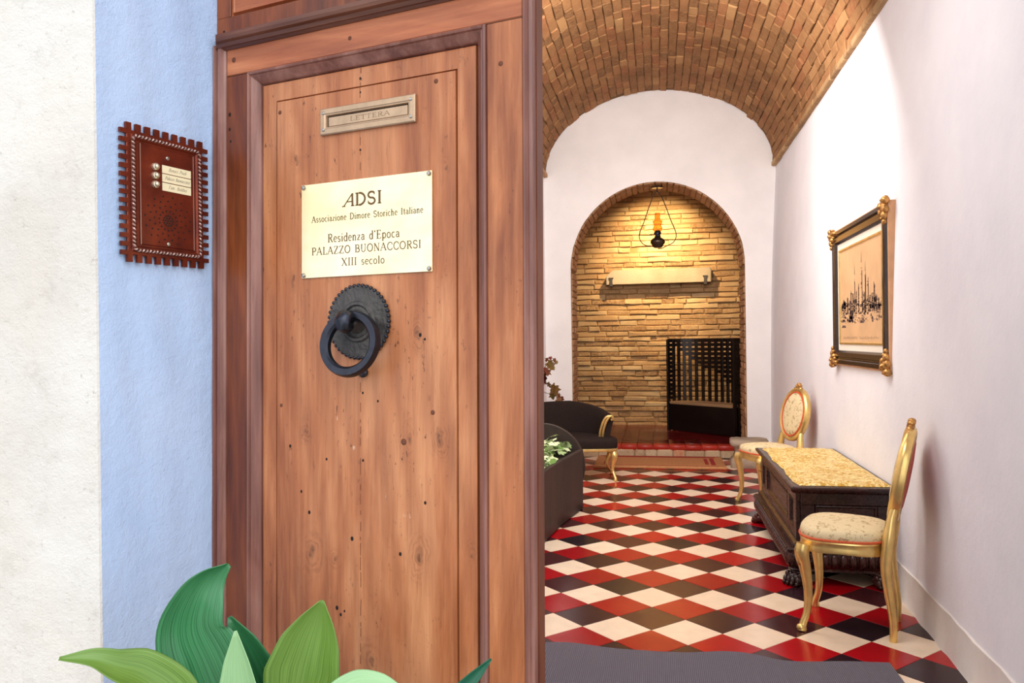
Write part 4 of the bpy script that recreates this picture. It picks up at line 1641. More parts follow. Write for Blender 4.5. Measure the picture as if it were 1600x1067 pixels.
stb = thing('stone_capital', 'weathered grey stone capital used as a low stool beside the red mat', 'stone stool', loc=(.995, 9.22, 0), rz=radians(-4))
mb = MB()
rz_ = random.Random(6)
prof = [(.40, .36, 0), (.405, .37, .02), (.40, .36, .085), (.37, .335, .095), (.335, .30, .12), (.30, .27, .16), (.295, .265, .19), (.33, .30, .225), (.39, .35, .245), (.415, .37, .262), (.42, .375, .290), (.40, .355, .306), (.34, .30, .312), (.1, .1, .314)]
sq_loft(mb, prof, .35)
mb.v = [(x + rz_.gauss(0, .003), y + rz_.gauss(0, .003), z + (rz_.gauss(0, .002) if z > .01 else 0)) for x, y, z in mb.v]
obj('capital', mb, M['stone'], stb, True, 60)

# ================================================================== COIR MAT
cm = thing('coir_mat', 'long orange coir doormat with red border stripes at the foot of the red step', 'doormat', loc=(0, 9.36, 0))
mb = MB()
mb.cbox((.005, -.01, .014), (1.46, .80, .026), .010)
obj('mat_body', mb, M['matbrown'], cm)
mb = MB()
for (cx_, cy_, w_, d_) in ((0, -.36, 1.30, .035), (0, .30, 1.30, .06), (-.60, -.02, .05, .5), (.60, -.02, .05, .5), (-.53, -.02, .04, .42), (.53, -.02, .04, .42), (0, .36, 1.40, .03)):
    mb.box((cx_ + .005, cy_, .0268), (w_, d_, .003))
obj('border_stripes', mb, M['matred'], cm, kind='stuff')
mb = MB()
mb.cbox((.005, -.392, .0145), (1.47, .05, .029), .008)
obj('edge_band', mb, M['matlight'], cm, label='pale orange binding')

# ================================================================== GREY RUG AT THE ENTRANCE
gr = thing('entrance_mat', 'large grey ribbed entrance mat with a wavy edge on the checkered floor', 'floor mat', loc=(.2, 2.9, 0))


def rug(u, v):
    x = -.95 + (1.94) * u
    far = 3.705 + .02 * sin(u * 7) - .012 * sin(u * 17) + (.02 if .55 < u < .75 else 0) * sin((u - .55) / .2 * pi)
    y = 2.0 + (far - 2.0) * v
    x += (.02 * (1 - v)) if u > .9 else 0
    lift = .012 + .010 * max(0, sin(u * 11 + 1)) * v ** 8 + .003 * sin(u * 30) * v ** 6
    return (x - .2, y - 2.9, lift)


mb = MB()
mb.grid(rug, 60, 40)
mb.grid(lambda u, v: (rug(u, v)[0], rug(u, v)[1], .001), 60, 2)
n_t = 61 * 41
for i in range(60):
    a, b = 40 * 61 + i, 40 * 61 + i + 1
    c, d = n_t + 2 * 61 + i, n_t + 2 * 61 + i + 1
    mb.f.append((a, b, d, c))
for j in range(40):
    pass
obj('mat_sheet', mb, M['rug'], gr, True, 60)

# ================================================================== PICTURE ON THE RIGHT WALL
PY0, PY1, PZ0, PZ1 = 4.89, 6.34, 1.237, 2.235
XF = 1.318
pic = thing('framed_print', 'framed sepia skyline print with gilt corner ornaments on the white wall', 'picture', loc=(1.345, (PY0 + PY1) / 2, 1.74))
PXY = Vector((1.345, (PY0 + PY1) / 2, 1.74))
# local: face plane towards -x


def ppart(name, mb, mat, parent=None, smooth=False, label=None):
    mb.v = [(x - PXY.x, y - PXY.y, z - PXY.z) for x, y, z in mb.v]
    return obj(name, mb, mat, parent or pic, smooth, 35, label=label)


def yz_ring(rect, prof):
    a0, b0, a1, b1 = rect
    m_ = MB()
    m_.loft([[(x, a0 + o, b0 + o), (x, a1 - o, b0 + o), (x, a1 - o, b1 - o), (x, a0 + o, b1 - o)] for o, x in prof], cap=False)
    return m_


R0 = (PY0, PZ0, PY1, PZ1)
ppart('frame_edge', yz_ring(R0, [(0, 1.365), (0, XF + .004), (.004, XF), (.012, XF)]), M['edgewood'], label='bare gold-brown outer edge')
ppart('frame_moulding', yz_ring(R0, [(.012, XF + .002), (.014, XF - .010), (.040, XF - .014), (.052, XF - .002), (.058, XF - .001), (.064, XF - .012), (.095, XF - .010), (.108, XF + .006), (.112, XF + .012)]), M['framelack'])
ppart('mount', yz_ring(R0, [(.110, XF + .010), (.158, XF + .012)]), M['linen'], label='cream mount')
ppart('gilt_fillet', yz_ring(R0, [(.154, XF + .013), (.156, XF + .005), (.166, XF + .005), (.170, XF + .014)]), M['gold'])
QY0, QZ0, QY1, QZ1 = PY0 + .166, PZ0 + .166, PY1 - .166, PZ1 - .166
mb = MB()
mb.box((XF + .020, (QY0 + QY1) / 2, (QZ0 + QZ1) / 2), (.012, QY1 - QY0, QZ1 - QZ0))
prn = ppart('print', mb, M['print'])
mb = MB()
mb.box((XF + .03, (PY0 + PY1) / 2, (PZ0 + PZ1) / 2), (.012, 1.40, .94))
ppart('backing', mb, M['framelack'])
# ink drawing: flat marks on the paper (viewed from the room, +y is on the left)
rk = random.Random(33)
mb = MB()
xp = XF + .0136


def quad(y, z, w_, h_, tw=1.0):
    mb.add([(xp, y - w_ / 2, z), (xp, y + w_ / 2, z), (xp, y + w_ / 2 * tw, z + h_), (xp, y - w_ / 2 * tw, z + h_)], [(0, 1, 2, 3)])


PW, PH = QY1 - QY0, QZ1 - QZ0
sky = [(.05, .42), (.10, .47), (.14, .40), (.2, .50), (.25, .46), (.30, .55), (.35, .52), (.385, .70), (.43, .56), (.48, .63), (.55, .80), (.60, .52), (.64, .70), (.69, .64), (.74, .48), (.79, .50), (.83, .60), (.87, .47), (.91, .44), (.95, .38)]
for t_, h_ in sky:
    yy = QY1 - t_ * PW
    wd = rk.uniform(.026, .046)
    for k in range(rk.choice((2, 3))):
        quad(yy + rk.uniform(-wd / 2, wd / 2), QZ0 + PH * .30, rk.uniform(.008, .016), PH * (h_ - .30) * rk.uniform(.8, 1))
    for k in range(7):
        quad(yy, QZ0 + PH * rk.uniform(.34, h_ * .95), wd, .004)
    if h_ > .66:
        quad(yy, QZ0 + PH * h_, .016, PH * .11, .15)
for k in range(260):
    yy = QY0 + rk.uniform(.02, .98) * PW
    zz = QZ0 + PH * rk.uniform(.20, .42)
    quad(yy, zz, rk.uniform(.008, .05), rk.uniform(.003, .016), rk.uniform(.3, 1))
for (t_, z_, w_, h_) in ((.12, .40, .10, .03), (.10, .37, .13, .04), (.40, .41, .10, .025), (.55, .36, .09, .02), (.3, .25, .12, .06), (.28, .22, .14, .04), (.08, .22, .10, .02), (.09, .16, .14, .018), (.55, .2, .12, .015), (.78, .33, .14, .03), (.9, .32, .1, .03)):
    quad(QY1 - t_ * PW, QZ0 + PH * z_, w_, h_, .6)
ppart('ink_drawing', mb, M['ink'], prn)['kind'] = 'stuff'
mb = MB()
for k in range(46):
    t_ = .08 + .84 * k / 46
    if .44 < t_ < .50:
        continue
    quad(QY1 - t_ * PW, QZ0 + .028 + rk.uniform(-.003, .003), .006, rk.uniform(.008, .02), .5)
ppart('caption_script', mb, M['ink'], prn)
# corner ornaments
for (yy, zz, sy, sz) in ((PY0, PZ0, 1, 1), (PY0, PZ1, 1, -1), (PY1, PZ0, -1, 1), (PY1, PZ1, -1, -1)):
    mb = MB()
    for (a, b, ra_, rb_, th) in ((.035, .035, .055, .055, .024), (.0, .0, .030, .030, .026), (.085, .020, .034, .026, .022), (.020, .085, .026, .036, .022), (.120, .022, .020, .018, .016), (.022, .122, .018, .022, .016), (.065, .065, .028, .028, .026), (.050, -.006, .026, .014, .02), (-.006, .050, .014, .026, .02), (.10, .05, .016, .014, .018), (.05, .10, .014, .016, .018), (-.012, -.012, .016, .016, .016), (.035, .035, .026, .026, .036)):
        mb.ball((XF - .012, yy + sy * a, zz + sz * b), (th, ra_ * .8, rb_ * .8), 10, 6)
    ppart('corner_ornament', mb, M['goldold'], None, True)

# ================================================================== BLACK SOFA
sofa = thing('sofa', 'small black velvet settee with gilt scrolled arm and legs behind the wooden planter', 'sofa', loc=(-.88, 8.42, 0))
SO = Vector((-.88, 8.42, 0))


def spart(name, mb, mat, smooth=True, auto=50, parent=None):
    mb.v = [(x - SO.x, y - SO.y, z) for x, y, z in mb.v]
    return obj(name, mb, mat, parent or sofa, smooth, auto)


seat = [(-.415, 8.16), (-.46, 8.10), (-.62, 8.055), (-.80, 8.03), (-1.0, 8.03), (-1.2, 8.06), (-1.33, 8.14), (-1.36, 8.30), (-1.34, 8.60), (-1.2, 8.72), (-.95, 8.75), (-.72, 8.64), (-.52, 8.48), (-.43, 8.32)]
sc_ = Vector((-.9, 8.38))


def ins(k):
    return [(sc_.x + (x - sc_.x) * k, sc_.y + (y - sc_.y) * k) for x, y in seat]


def dense(P, n=5):
    q = [(x, y, 0) for x, y in P]
    q = q + [q[0]]
    return [(p.x, p.y) for p in spline(q, n)][:-1]


mb = MB()
mb.loft([[(x, y, z) for x, y in dense(ins(k))] for k, z in ((.99, .334), (1.0, .345), (1.0, .395), (.985, .418), (.93, .430), (.7, .440), (.3, .445), (.05, .446))])
spart('seat_cushion', mb, M['velvet'])
mb = MB()
mb.loft([[(x, y, z) for x, y in dense(ins(k))] for k, z in ((.96, .302), (1.0, .306), (1.012, .318), (1.004, .334), (.9, .336))])
spart('seat_rail', mb, M['gold'])
# curved back, tall at the wall end and dropping to the scrolled arm
P = spline([(-1.315, 8.30, 0), (-1.325, 8.52, 0), (-1.25, 8.70, 0), (-1.05, 8.79, 0), (-.85, 8.74, 0), (-.68, 8.60, 0), (-.585, 8.42, 0), (-.555, 8.25, 0)], 6)
L = len(P)
rings = []
for i, p in enumerate(P):
    t_ = i / (L - 1)
    a = P[max(i - 1, 0)]
    b = P[min(i + 1, L - 1)]
    tg = (b - a).normalized()
    nr = Vector((tg.y, -tg.x, 0))      # towards the seat
    if nr.dot(Vector((-.95, 8.4, 0)) - p) < 0:
        nr = -nr
    top = interp([(0, .60), (.06, .68), (.14, .725), (.3, .755), (.48, .765), (.62, .735), (.8, .675), (.92, .655), (1, .645)], t_)
    fl = .05
    rg_ = []
    for d, z in ((.035, .36), (.040, .45), (.030, .45 + (top - .45) * .6), (.018, top - .03), (.0, top - .006), (-.022, top), (-.05, top - .006), (-.068, top - .03), (-.062, .45 + (top - .45) * .5), (-.04, .36)):
        lean = (z - .36) / .4 * fl
        q = p + nr * (d - lean)
        rg_.append((q.x, q.y, z))
    rings.append(rg_)
mb = MB()
mb.loft(rings)
spart('backrest', mb, M['velvet'], auto=60)
for off in (0, .030):
    mb = MB()
    pts = spline([(-.600 + off, 8.235, .425), (-.590 + off, 8.225, .50), (-.566 + off, 8.22, .58), (-.535 + off, 8.22, .635), (-.500 + off * .6, 8.225, .655), (-.472 + off * .2, 8.232, .645), (-.465 + off * .1, 8.236, .622), (-.480, 8.238, .612)], 5)
    mb.tube(pts, .013, 8)
    spart('arm_scroll', mb, M['gold'], auto=60)
for (fx, fy, bx_, by_) in ((-.435, 8.115, -.465, 8.16), (-1.30, 8.10, -1.28, 8.17), (-.50, 8.56, -.55, 8.50), (-1.25, 8.78, -1.2, 8.68)):
    dx, dy = fx - bx_, fy - by_
    mb = MB()
    pts = spline([(fx, fy, .006), (fx, fy, .03), (fx - dx * .9, fy - dy * .9, .10), (fx - dx * .8, fy - dy * .8, .17), (fx - dx * .2, fy - dy * .2, .25), (bx_, by_, .315)], 5)
    n = len(pts)
    mb.tube(pts, [interp([(0, .016), (.15, .017), (.3, .013), (.5, .016), (.78, .032), (1, .034)], i / (n - 1)) for i in range(n)], 10)
    mb.ball((fx, fy - .006, .014), (.021, .024, .014), 9, 6)
    spart('leg', mb, M['gold'], auto=60)

# ================================================================== WOODEN PLANTER WITH IVY
pl = thing('planter', 'dark wooden trough planter with a round headboard, against the hall side by the door', 'planter', loc=(-1.05, 5.9, 0))
PO = Vector((-1.05, 5.9, 0))


def plpart(name, mb, mat, smooth=False, label=None):
    mb.v = [(x - PO.x, y - PO.y, z) for x, y, z in mb.v]
    return obj(name, mb, mat, pl, smooth, 40, label=label)


side = [(-.875, 4.95), (-.742, 6.164), (-.640, 6.76)]


def board(p, q, z0, z1, th, bul=.0):
    p, q = Vector((*p, 0)), Vector((*q, 0))
    t_ = (q - p).normalized()
    nr = Vector((t_.y, -t_.x, 0))
    m_ = MB()
    rings = []
    for z, o in ((z0, -.012), (z0 + .01, 0), (z1 - .006, .006), (z1, .002)):
        a = p + t_ * .0015 + nr * o
        b = q - t_ * .0015 + nr * o
        rings.append([(a.x, a.y, z), (b.x, b.y, z), (b.x - nr.x * th, b.y - nr.y * th, z), (a.x - nr.x * th, a.y - nr.y * th, z)])
    m_.loft(rings)
    return m_


for a, b in zip(side, side[1:]):
    plpart('side_board', board(a, b, 0, .512, .028), M['planter'])
plpart('side_board', board((-1.35, 6.76), (-1.37, 4.95), 0, .512, .028), M['planter'])
plpart('end_board', board((-1.36, 4.94), (-.875, 4.95), 0, .50, .028), M['planter'])
mb = MB()
cx_, cz_, rr_ = -.985, .365, .365
poly = [(cx_ + rr_ * cos(radians(a)), cz_ + rr_ * sin(radians(a))) for a in range(-20, 201, 5)]
poly = poly + [(-1.32, 0.0), (-.66, 0.0)]
rings = [[(x, y_, z) for x, z in [(cx_ + (px - cx_) * k, cz_ + (pz - cz_) * k if pz > .02 else pz) for px, pz in poly]] for k, y_ in ((.985, 6.762), (1, 6.768), (1, 6.800), (.985, 6.806))]
mb.loft(rings)
plpart('headboard', mb, M['planter'])
mb = MB()
mb.prism([(-1.335, 4.97), (-.91, 4.97), (-.775, 6.17), (-.68, 6.755), (-1.33, 6.755)], .36, .44)
plpart('soil', mb, M['soil'])


def ivy_leaf(name, mat, k=1.0):
    """five-lobed leaf, stem end at the origin, growing along +y, about 1 unit long"""
    o = [(0, 0), (.20, -.10), (.46, .02), (.34, .22), (.62, .52), (.30, .56), (.22, .78), (0, 1.0), (-.22, .78), (-.30, .56), (-.62, .52), (-.34, .22), (-.46, .02), (-.20, -.10)]
    m_ = MB()
    v = [(0, .38, .06)] + [(x, y, -.10 * abs(x) - .08 * y * y + .05) for x, y in o]
    n = len(o)
    m_.add(v, [(0, 1 + i, 1 + (i + 1) % n) for i in range(n)])
    return mesh(name, m_, mat, True)


ivy = thing('ivy_plant', 'pale variegated ivy filling the dark wooden planter', 'plant', loc=(-1.0, 5.9, .44))
ivl = ivy_leaf('leaf', M['ivy'])
rvi = random.Random(19)
stems = MB()
for k in range(298):
    y = rvi.uniform(5.15, 6.70)
    xr = interp([(5.0, -.90), (6.16, -.80), (6.7, -.72)], y)
    x = xr - abs(rvi.gauss(0, .16)) if k % 3 else rvi.uniform(-1.3, xr)
    x = max(-1.31, min(xr + rvi.uniform(-.02, .05), x))
    far = max(0, (y - 6.2))
    z = .515 + rvi.uniform(-.03, .075) + .03 * sin(y * 7)
    if k % 29 == 0:
        z += .05
    s = rvi.uniform(.050, .085)
    mw = Matrix.Translation((x + 1.0, y - 5.9, z - .44)) @ Euler((rvi.uniform(-.3, 1.0), rvi.uniform(-.6, .6), rvi.uniform(0, 6.28))).to_matrix().to_4x4() @ Matrix.Diagonal((s, s, s, 1))
    put('leaf', ivl, ivy, mw)
    if k % 6 == 0:
        stems.tube([(x + 1.0 + rvi.uniform(-.05, .05), y - 5.9, -.01), (x + 1.0, y - 5.9, z - .44)], .003, 5)
obj('stems', stems, M['stem'], ivy, kind='stuff')

# ================================================================== VASE WITH RED IVY
st_ = thing('plant_stand', 'pale plaster plinth under the white vase in the arched opening', 'plinth', loc=(-1.47, 9.12, 0))
mb = MB()
sq_loft(mb, [(.30, .30, 0), (.30, .30, .05), (.24, .24, .07), (.24, .24, .50), (.29, .29, .53), (.29, .29, .56)], .2)
obj('plinth_block', mb, M['white'], st_)
vs_ = thing('white_vase', 'white glazed vase holding dark red ivy beside the black settee', 'vase', loc=(-1.425, 9.12, .56))
mb = MB()
mb.lathe([(.07, 0), (.075, .01), (.06, .03), (.085, .10), (.105, .19), (.10, .25), (.078, .31), (.086, .345), (.097, .355), (.090, .35), (.07, .30), (.02, .28)], 24)
obj('vase_body', mb, M['vase'], vs_, True, 60)
for sx in (-1, 1):
    mb = MB()
    mb.tube(spline([(0, sx * .08, .29), (0, sx * .13, .30), (0, sx * .145, .24), (0, sx * .10, .17)], 4), .009, 7)
    obj('handle', mb, M['vase'], vs_, True)
ri = thing('red_ivy', 'trailing ivy with dark red and brown leaves in the white vase', 'plant', loc=(-1.455, 9.12, .84))
rl = ivy_leaf('leaf', M['redivy'])
rvr = random.Random(5)
stems = MB()
spots = [(-1.385, 1.10, .13), (-1.37, 1.03, .12), (-1.31, .985, .12), (-1.36, .95, .10), (-1.29, 1.10, .07), (-1.33, 1.17, .08), (-1.25, 1.15, .10), (-1.245, 1.08, .08), (-1.22, 1.19, .06), (-1.20, 1.13, .05), (-1.27, 1.22, .045), (-1.22, 1.24, .04), (-1.17, 1.22, .04), (-1.16, 1.19, .035), (-1.32, 1.22, .05), (-1.39, 1.20, .07),
         (-1.20, .90, .09), (-1.17, .87, .10), (-1.22, .80, .07), (-1.21, .86, .05), (-1.14, .80, .05), (-1.12, .755, .08), (-1.10, .77, .06), (-1.15, .74, .06), (-1.26, .93, .06), (-1.35, 1.06, .10), (-1.42, 1.02, .12), (-1.45, 1.10, .12), (-1.40, .93, .08), (-1.5, 1.0, .1), (-1.5, 1.12, .1)]
for (x, z, s) in spots:
    s *= 1.2
    y = 9.12 + rvr.uniform(-.07, .06)
    mw = Matrix.Translation((x + 1.455, y - 9.12, z - .84 + s * .3)) @ Euler((rvr.uniform(-2.2, -1.2), rvr.uniform(-.5, .5), rvr.uniform(-.9, .9))).to_matrix().to_4x4() @ Matrix.Diagonal((s, s, s, 1))
    put('leaf', rl, ri, mw)
for pts in ([(0, 0, -.06), (.04, 0, .12), (.10, 0, .22), (.17, .01, .30), (.24, .02, .34), (.30, .01, .36)], [(0, 0, -.04), (.05, 0, .10), (.13, 0, .14), (.20, -.01, .09), (.26, 0, .03), (.30, 0, -.05), (.34, .01, -.09)], [(0, 0, -.05), (.02, .02, .18), (.06, .02, .30), (.12, 0, .38), (.20, 0, .40)], [(0, 0, -.05), (-.03, 0, .15), (-.04, 0, .28)], [(.05, 0, .10), (.12, -.02, .02), (.22, .0, -.02)]):
    stems.tube(spline(pts, 4), .0035, 5)
obj('stems', stems, M['redstem'], ri, True)

# ================================================================== HANGING OIL LAMP
hl = thing('hanging_oil_lamp', 'old oil lamp with amber glass chimney hanging in a wire loop from the brick arch', 'oil lamp', loc=(.022, 10.2, 2.60))
mb = MB()
pts = spline([(.0, 0, .715), (-.045, 0, .66), (-.10, 0, .53), (-.17, 0, .33), (-.222, 0, .20), (-.225, 0, .12), (-.185, 0, .055), (-.12, 0, .025), (-.03, 0, .015)], 6)
mb.tube(pts, .0062, 7)
pts = spline([(.0, 0, .715), (.045, 0, .66), (.10, 0, .53), (.17, 0, .33), (.222, 0, .20), (.225, 0, .12), (.185, 0, .055), (.10, 0, .015), (.05, 0, -.008), (0, 0, -.012)], 6)
mb.tube(pts, .0062, 7)
obj('wire_loop', mb, M['lampmetal'], hl, True)
mb = MB()
mb.tube([(0, 0, .70), (0, 0, .79)], .008, 7)
mb.lathe([(.07, .755), (.075, .765), (.03, .775), (.002, .78)], 14)
obj('ceiling_hook', mb, M['iron'], hl, True)
mb = MB()
mb.lathe([(.002, 0), (.045, 0), (.062, .012), (.070, .035), (.088, .055), (.092, .075), (.086, .095), (.075, .108), (.05, .122), (.036, .135), (.04, .140), (.034, .15), (.002, .15)], 28)
obj('oil_font', mb, M['lampmetal'], hl, True, 40)
mb = MB()
mb.lathe([(.032, .15), (.034, .165), (.046, .175), (.046, .190), (.036, .205), (.030, .215), (.026, .222), (.002, .222)], 24)
bn = obj('burner', mb, M['iron'], hl, True, 40)
mb = MB()
mb.tube([(-.03, 0, .17), (-.075, -.01, .165)], .004, 6)
mb.ball((-.08, -.011, .165), (.010, .010, .010), 8, 6)
obj('wick_knob', mb, M['iron'], bn, True)
mb = MB()
mb.lathe([(.036, .20), (.056, .225), (.060, .245), (.052, .265), (.045, .285), (.050, .305), (.060, .325), (.058, .338), (.042, .348), (.034, .36), (.033, .44), (.031, .44), (.031, .36), (.040, .346), (.055, .337), (.057, .326), (.047, .305), (.042, .285), (.049, .265), (.057, .245), (.053, .226), (.034, .203)], 28)
obj('glass_chimney', mb, M['amber'], hl, True, 60)

# ================================================================== STONE SLAB ON THE BRICK WALL
sl = thing('stone_slab', 'long pale carved stone slab held on two iron brackets on the lamp-lit brick wall', 'stone slab', loc=(.02, 12.0, 2.38))
mb = MB()
poly = [(-.765, -.115), (.770, -.105), (.775, .06), (.760, .105), (-.66, .100), (-.745, .03), (-.768, .0)]
mb.loft([[(x * k, y, z * k) for x, z in poly] for k, y in ((.985, -.066), (1.0, -.056), (1.0, .085))])
obj('slab_body', mb, M['slab'], sl)
for sx in (-.69, .685):
    mb = MB()
    mb.loft([[(sx - a, y, z), (sx + a, y, z), (sx + a * .9, y - .014, z), (sx - a * .9, y - .014, z)] for a, y, z in ((.026, -.066, -.14), (.022, -.067, -.09), (.020, -.067, -.05), (.030, -.067, -.028), (.038, -.069, -.018), (.036, -.069, -.012))])
    mb.box((sx, .01, -.128), (.045, .17, .018))
    obj('bracket', mb, M['lampdark'], sl)

# ================================================================== BLACK LATTICE CHAIR
lc = thing('lattice_chair', 'black curved lattice-back bench seat with a beige cushion in the brick alcove', 'chair')
A_, B_ = Vector((.135, 11.45, 0)), Vector((1.0, 10.64, 0))
mid = (A_ + B_) / 2
half = (B_ - A_).length / 2
tx = (B_ - A_).normalized()
nx = Vector((-tx.y, tx.x, 0))
if nx.y < 0:
    nx = -nx
lc.matrix_world = Matrix((tx, nx, Vector((0, 0, 1)))).transposed().to_4x4()
lc.location = (mid.x, mid.y, .151)
HT = 1.285
NS_ = 18
DPT = .40


def arcp(t, rad=0.0):
    a = pi * (1 - t)
    return Vector(((half - .02 + rad) * cos(a), (DPT + rad) * max(0, sin(a)) ** .8, 0))


slat_gap = []
for i in range(NS_):
    t_ = i / (NS_ - 1)
    p = arcp(t_)
    q = arcp(min(1, t_ + .01)) - arcp(max(0, t_ - .01))
    ang = atan2(q.y, q.x)
    w_ = .058 if i in (0, NS_ - 1) else .046
    mb = MB()
    mb.cbox((0, 0, HT / 2), (w_, .024, HT), .003)
    put('slat' if 0 < i < NS_ - 1 else 'post', mesh('slat', mb, M['black']), lc, Matrix.Translation(p) @ Matrix.Rotation(ang, 4, 'Z'))
ng = [14, 1, 2, 3, 4, 5, 6, 6, 7, 8, 9, 10, 14, 14, 9, 9, 14]
for j in range(14):
    mb = MB()
    z = HT - .018 - j * .0625
    done = False
    for g in range(NS_ - 1):
        if ng[g] >= j:
            pts = [arcp((g + k / 3) / (NS_ - 1)) for k in range(4)]
            rg_ = []
            for k, p in enumerate(pts):
                q = arcp(min(1, (g + k / 3) / (NS_ - 1) + .005)) - arcp(max(0, (g + k / 3) / (NS_ - 1) - .005))
                nr = Vector((-q.y, q.x, 0)).normalized()
                h_ = .0215 if j else .026
                rg_.append([(p.x + nr.x * d, p.y + nr.y * d, z + dz) for d, dz in ((.009, -h_), (.009, h_), (-.009, h_), (-.009, -h_))])
            mb.loft(rg_)
            done = True
    if done:
        obj('rungs', mb, M['black'], lc, kind='stuff')
mb = MB()
seatp = [arcp(k / 24, -.02) for k in range(25)]
pf = [(p.x, p.y) for p in seatp]
mb.prism(pf[::-1], 0.01, .375)
obj('seat_box', mb, M['black'], lc)
mb = MB()
pf2 = [(p.x * .985, p.y * .96 - .012) for p in seatp]
cxm = sum(p[0] for p in pf2) / len(pf2)
rings = []
for k, z in ((.98, .376), (1, .386), (1, .402), (.97, .413), (.6, .418)):
    rings.append([(x * k, .15 + (y - .15) * k, z) for x, y in pf2[::-1]])
mb.loft(rings)
obj('seat_cushion', mb, M['cushion'], lc, True, 40)

# ================================================================== ASPIDISTRA IN A POT
pot = thing('plant_pot', 'terracotta pot of the aspidistra standing by the street door', 'plant pot', loc=(-.64, 1.17, -.01))
mb = MB()
mb.lathe([(.11, 0), (.12, .01), (.155, .40), (.172, .405), (.175, .45), (.160, .452), (.150, .42), (.02, .41)], 32)
obj('pot_body', mb, M['clay'], pot, True, 40)
mb = MB()
mb.lathe([(.148, .40), (.10, .425), (.002, .43)], 24)
obj('soil', mb, M['soil'], pot, True)
asp = thing('aspidistra', 'leafy aspidistra with broad arching green leaves in front of the door', 'plant', loc=(-.64, 1.17, .41))
AO = Vector((-.64, 1.17, .41))


def blade(pts, widths, facing, cup=.18, mat='leafA', roll=None, label=None, ns=7):
    """leaf blade along pts; facing = direction its upper side looks to; widths = half-widths"""
    P = spline(pts, 6)
    n = len(P)
    m_ = MB()
    W_ = [interp(widths, i / (n - 1)) for i in range(n)]
    F = Vector(facing).normalized()
    uvs = []
    for i, p in enumerate(P):
        t_ = (P[min(i + 1, n - 1)] - P[max(i - 1, 0)]).normalized()
        s_ = t_.cross(F).normalized()
        f = s_.cross(t_).normalized()
        if roll:
            a = interp(roll, i / (n - 1))
            s_, f = s_ * cos(a) + f * sin(a), f * cos(a) - s_ * sin(a)
        for k in range(-ns, ns + 1):
            u = k / ns
            m_.v.append(tuple(p + s_ * (W_[i] * u) + f * (W_[i] * cup * (u * u) - .0015 * (1 - abs(u)) + .004 * sin(u * 9 + i * .4) * W_[i] * 4) - AO))
            uvs.append((u, i / n, 0))
    w_ = 2 * ns + 1
    for i in range(n - 1):
        for k in range(w_ - 1):
            a = i * w_ + k
            m_.f.append((a, a + 1, a + w_ + 1, a + w_))
    me = mesh('leaf', m_, M[mat], True)
    at_ = me.attributes.new('leafuv', 'FLOAT_VECTOR', 'POINT')
    for i, q in enumerate(uvs):
        at_.data[i].vector = q
    o = put('leaf', me, asp)
    md = o.modifiers.new('thick', 'SOLIDIFY')
    md.thickness = .0012
    if label:
        o['label'] = label
    mb = MB()
    root = Vector((AO.x + (P[0].x - AO.x) * .35, AO.y + (P[0].y - AO.y) * .35, .41))
    mb.tube([root - AO, (root * .5 + P[0] * .5) - AO + Vector((0, 0, .02)), P[0] - AO, P[2] - AO], [.006, .0055, .005, .003], 7)
    obj('leaf_stalk', mb, M['stem'], o, True)
    return o


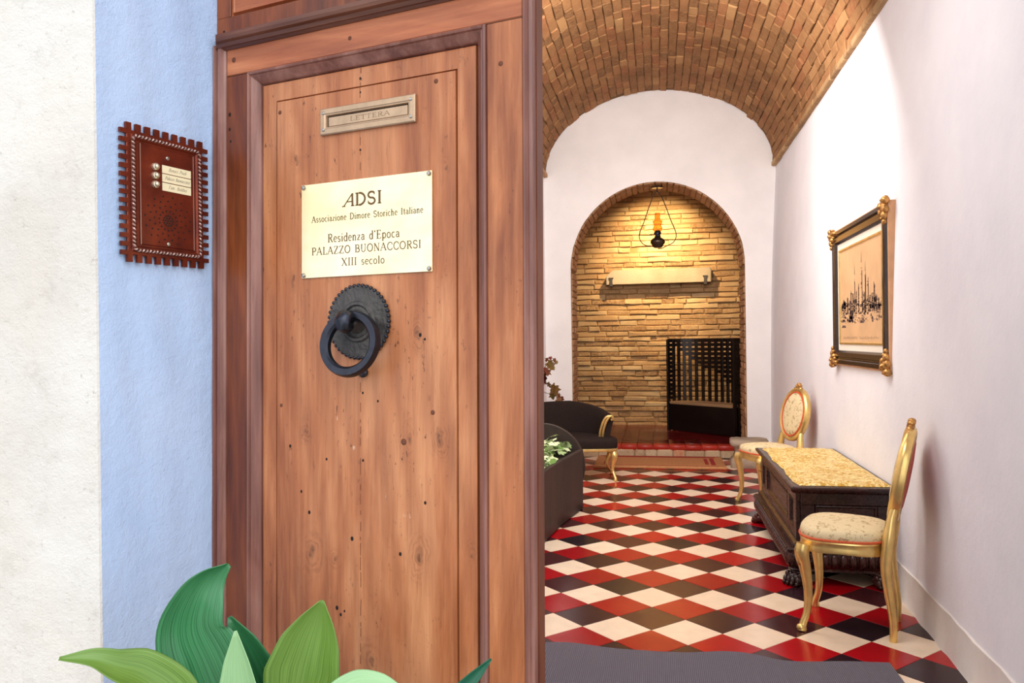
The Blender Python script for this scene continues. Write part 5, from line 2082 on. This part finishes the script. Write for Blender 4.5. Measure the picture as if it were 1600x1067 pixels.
TOC = (.1, -1, .25)
blade([(-.672, 1.20, .70), (-.697, 1.205, .79), (-.720, 1.205, .862), (-.741, 1.20, .922), (-.762, 1.196, .976), (-.752, 1.196, 1.026), (-.735, 1.205, 1.060), (-.708, 1.212, 1.082)],
      [(0, .014), (.2, .066), (.36, .076), (.5, .064), (.66, .046), (.8, .032), (.9, .020), (1, .005)], TOC, .35, 'leafA', [(0, .1), (.3, .05), (.5, -.10), (.7, -.40), (.85, -.65), (1, -.9)], 'large twisted mid-green leaf')
blade([(-.618, 1.215, .70), (-.634, 1.222, .79), (-.656, 1.226, .862), (-.682, 1.224, .930), (-.712, 1.220, .992)],
      [(0, .012), (.35, .046), (.6, .046), (.82, .028), (1, .003)], TOC, .35, 'leafA')
blade([(-.615, 1.195, .70), (-.592, 1.205, .80), (-.580, 1.212, .878), (-.568, 1.215, .935), (-.553, 1.215, .988), (-.541, 1.21, 1.03)],
      [(0, .012), (.3, .050), (.52, .062), (.72, .048), (.88, .025), (1, .003)], TOC, .5, 'leafB', [(0, -.25), (1, -.1)], 'folded yellow-green leaf')
blade([(-.665, 1.13, .72), (-.700, 1.115, .83), (-.728, 1.085, .912), (-.757, 1.06, .955), (-.785, 1.036, .978), (-.812, 1.020, .995), (-.853, 1.002, 1.000)],
      [(0, .012), (.35, .038), (.55, .034), (.72, .020), (.88, .011), (1, .002)], (.2, -.6, .8), .4, 'leafB')
blade([(-.70, 1.20, .72), (-.730, 1.205, .82), (-.768, 1.200, .878), (-.802, 1.195, .902), (-.833, 1.189, .905), (-.862, 1.183, .893)],
      [(0, .012), (.35, .036), (.6, .040), (.82, .026), (1, .003)], (.1, -.75, .65), .4, 'leafD', None, 'dark blue-green leaf')
blade([(-.69, 1.25, .70), (-.765, 1.27, .80), (-.800, 1.276, .848), (-.828, 1.271, .885), (-.856, 1.264, .930)],
      [(0, .010), (.4, .030), (.7, .024), (1, .002)], (.4, -1, .1), .3, 'leafD')
blade([(-.610, 1.15, .72), (-.621, 1.147, .805), (-.634, 1.145, .880), (-.644, 1.142, .938), (-.655, 1.140, 1.000)],
      [(0, .012), (.35, .046), (.6, .044), (.82, .025), (1, .002)], (.0, -1, .2), .5, 'leafH', [(0, .3), (1, .2)], 'pale young leaf')
blade([(-.60, 1.13, .72), (-.545, 1.14, .82), (-.499, 1.149, .888), (-.469, 1.154, .915), (-.432, 1.160, .922), (-.380, 1.17, .905)],
      [(0, .010), (.4, .028), (.65, .026), (.85, .016), (1, .002)], (.1, -.5, .8), .3, 'leafH')
blade([(-.56, 1.13, .70), (-.454, 1.137, .786), (-.345, 1.16, .868), (-.300, 1.166, .918), (-.254, 1.173, .967)],
      [(0, .008), (.4, .020), (.7, .015), (.88, .008), (1, .001)], (.3, -1, .3), .4, 'leafD', None, 'narrow pointed leaf')
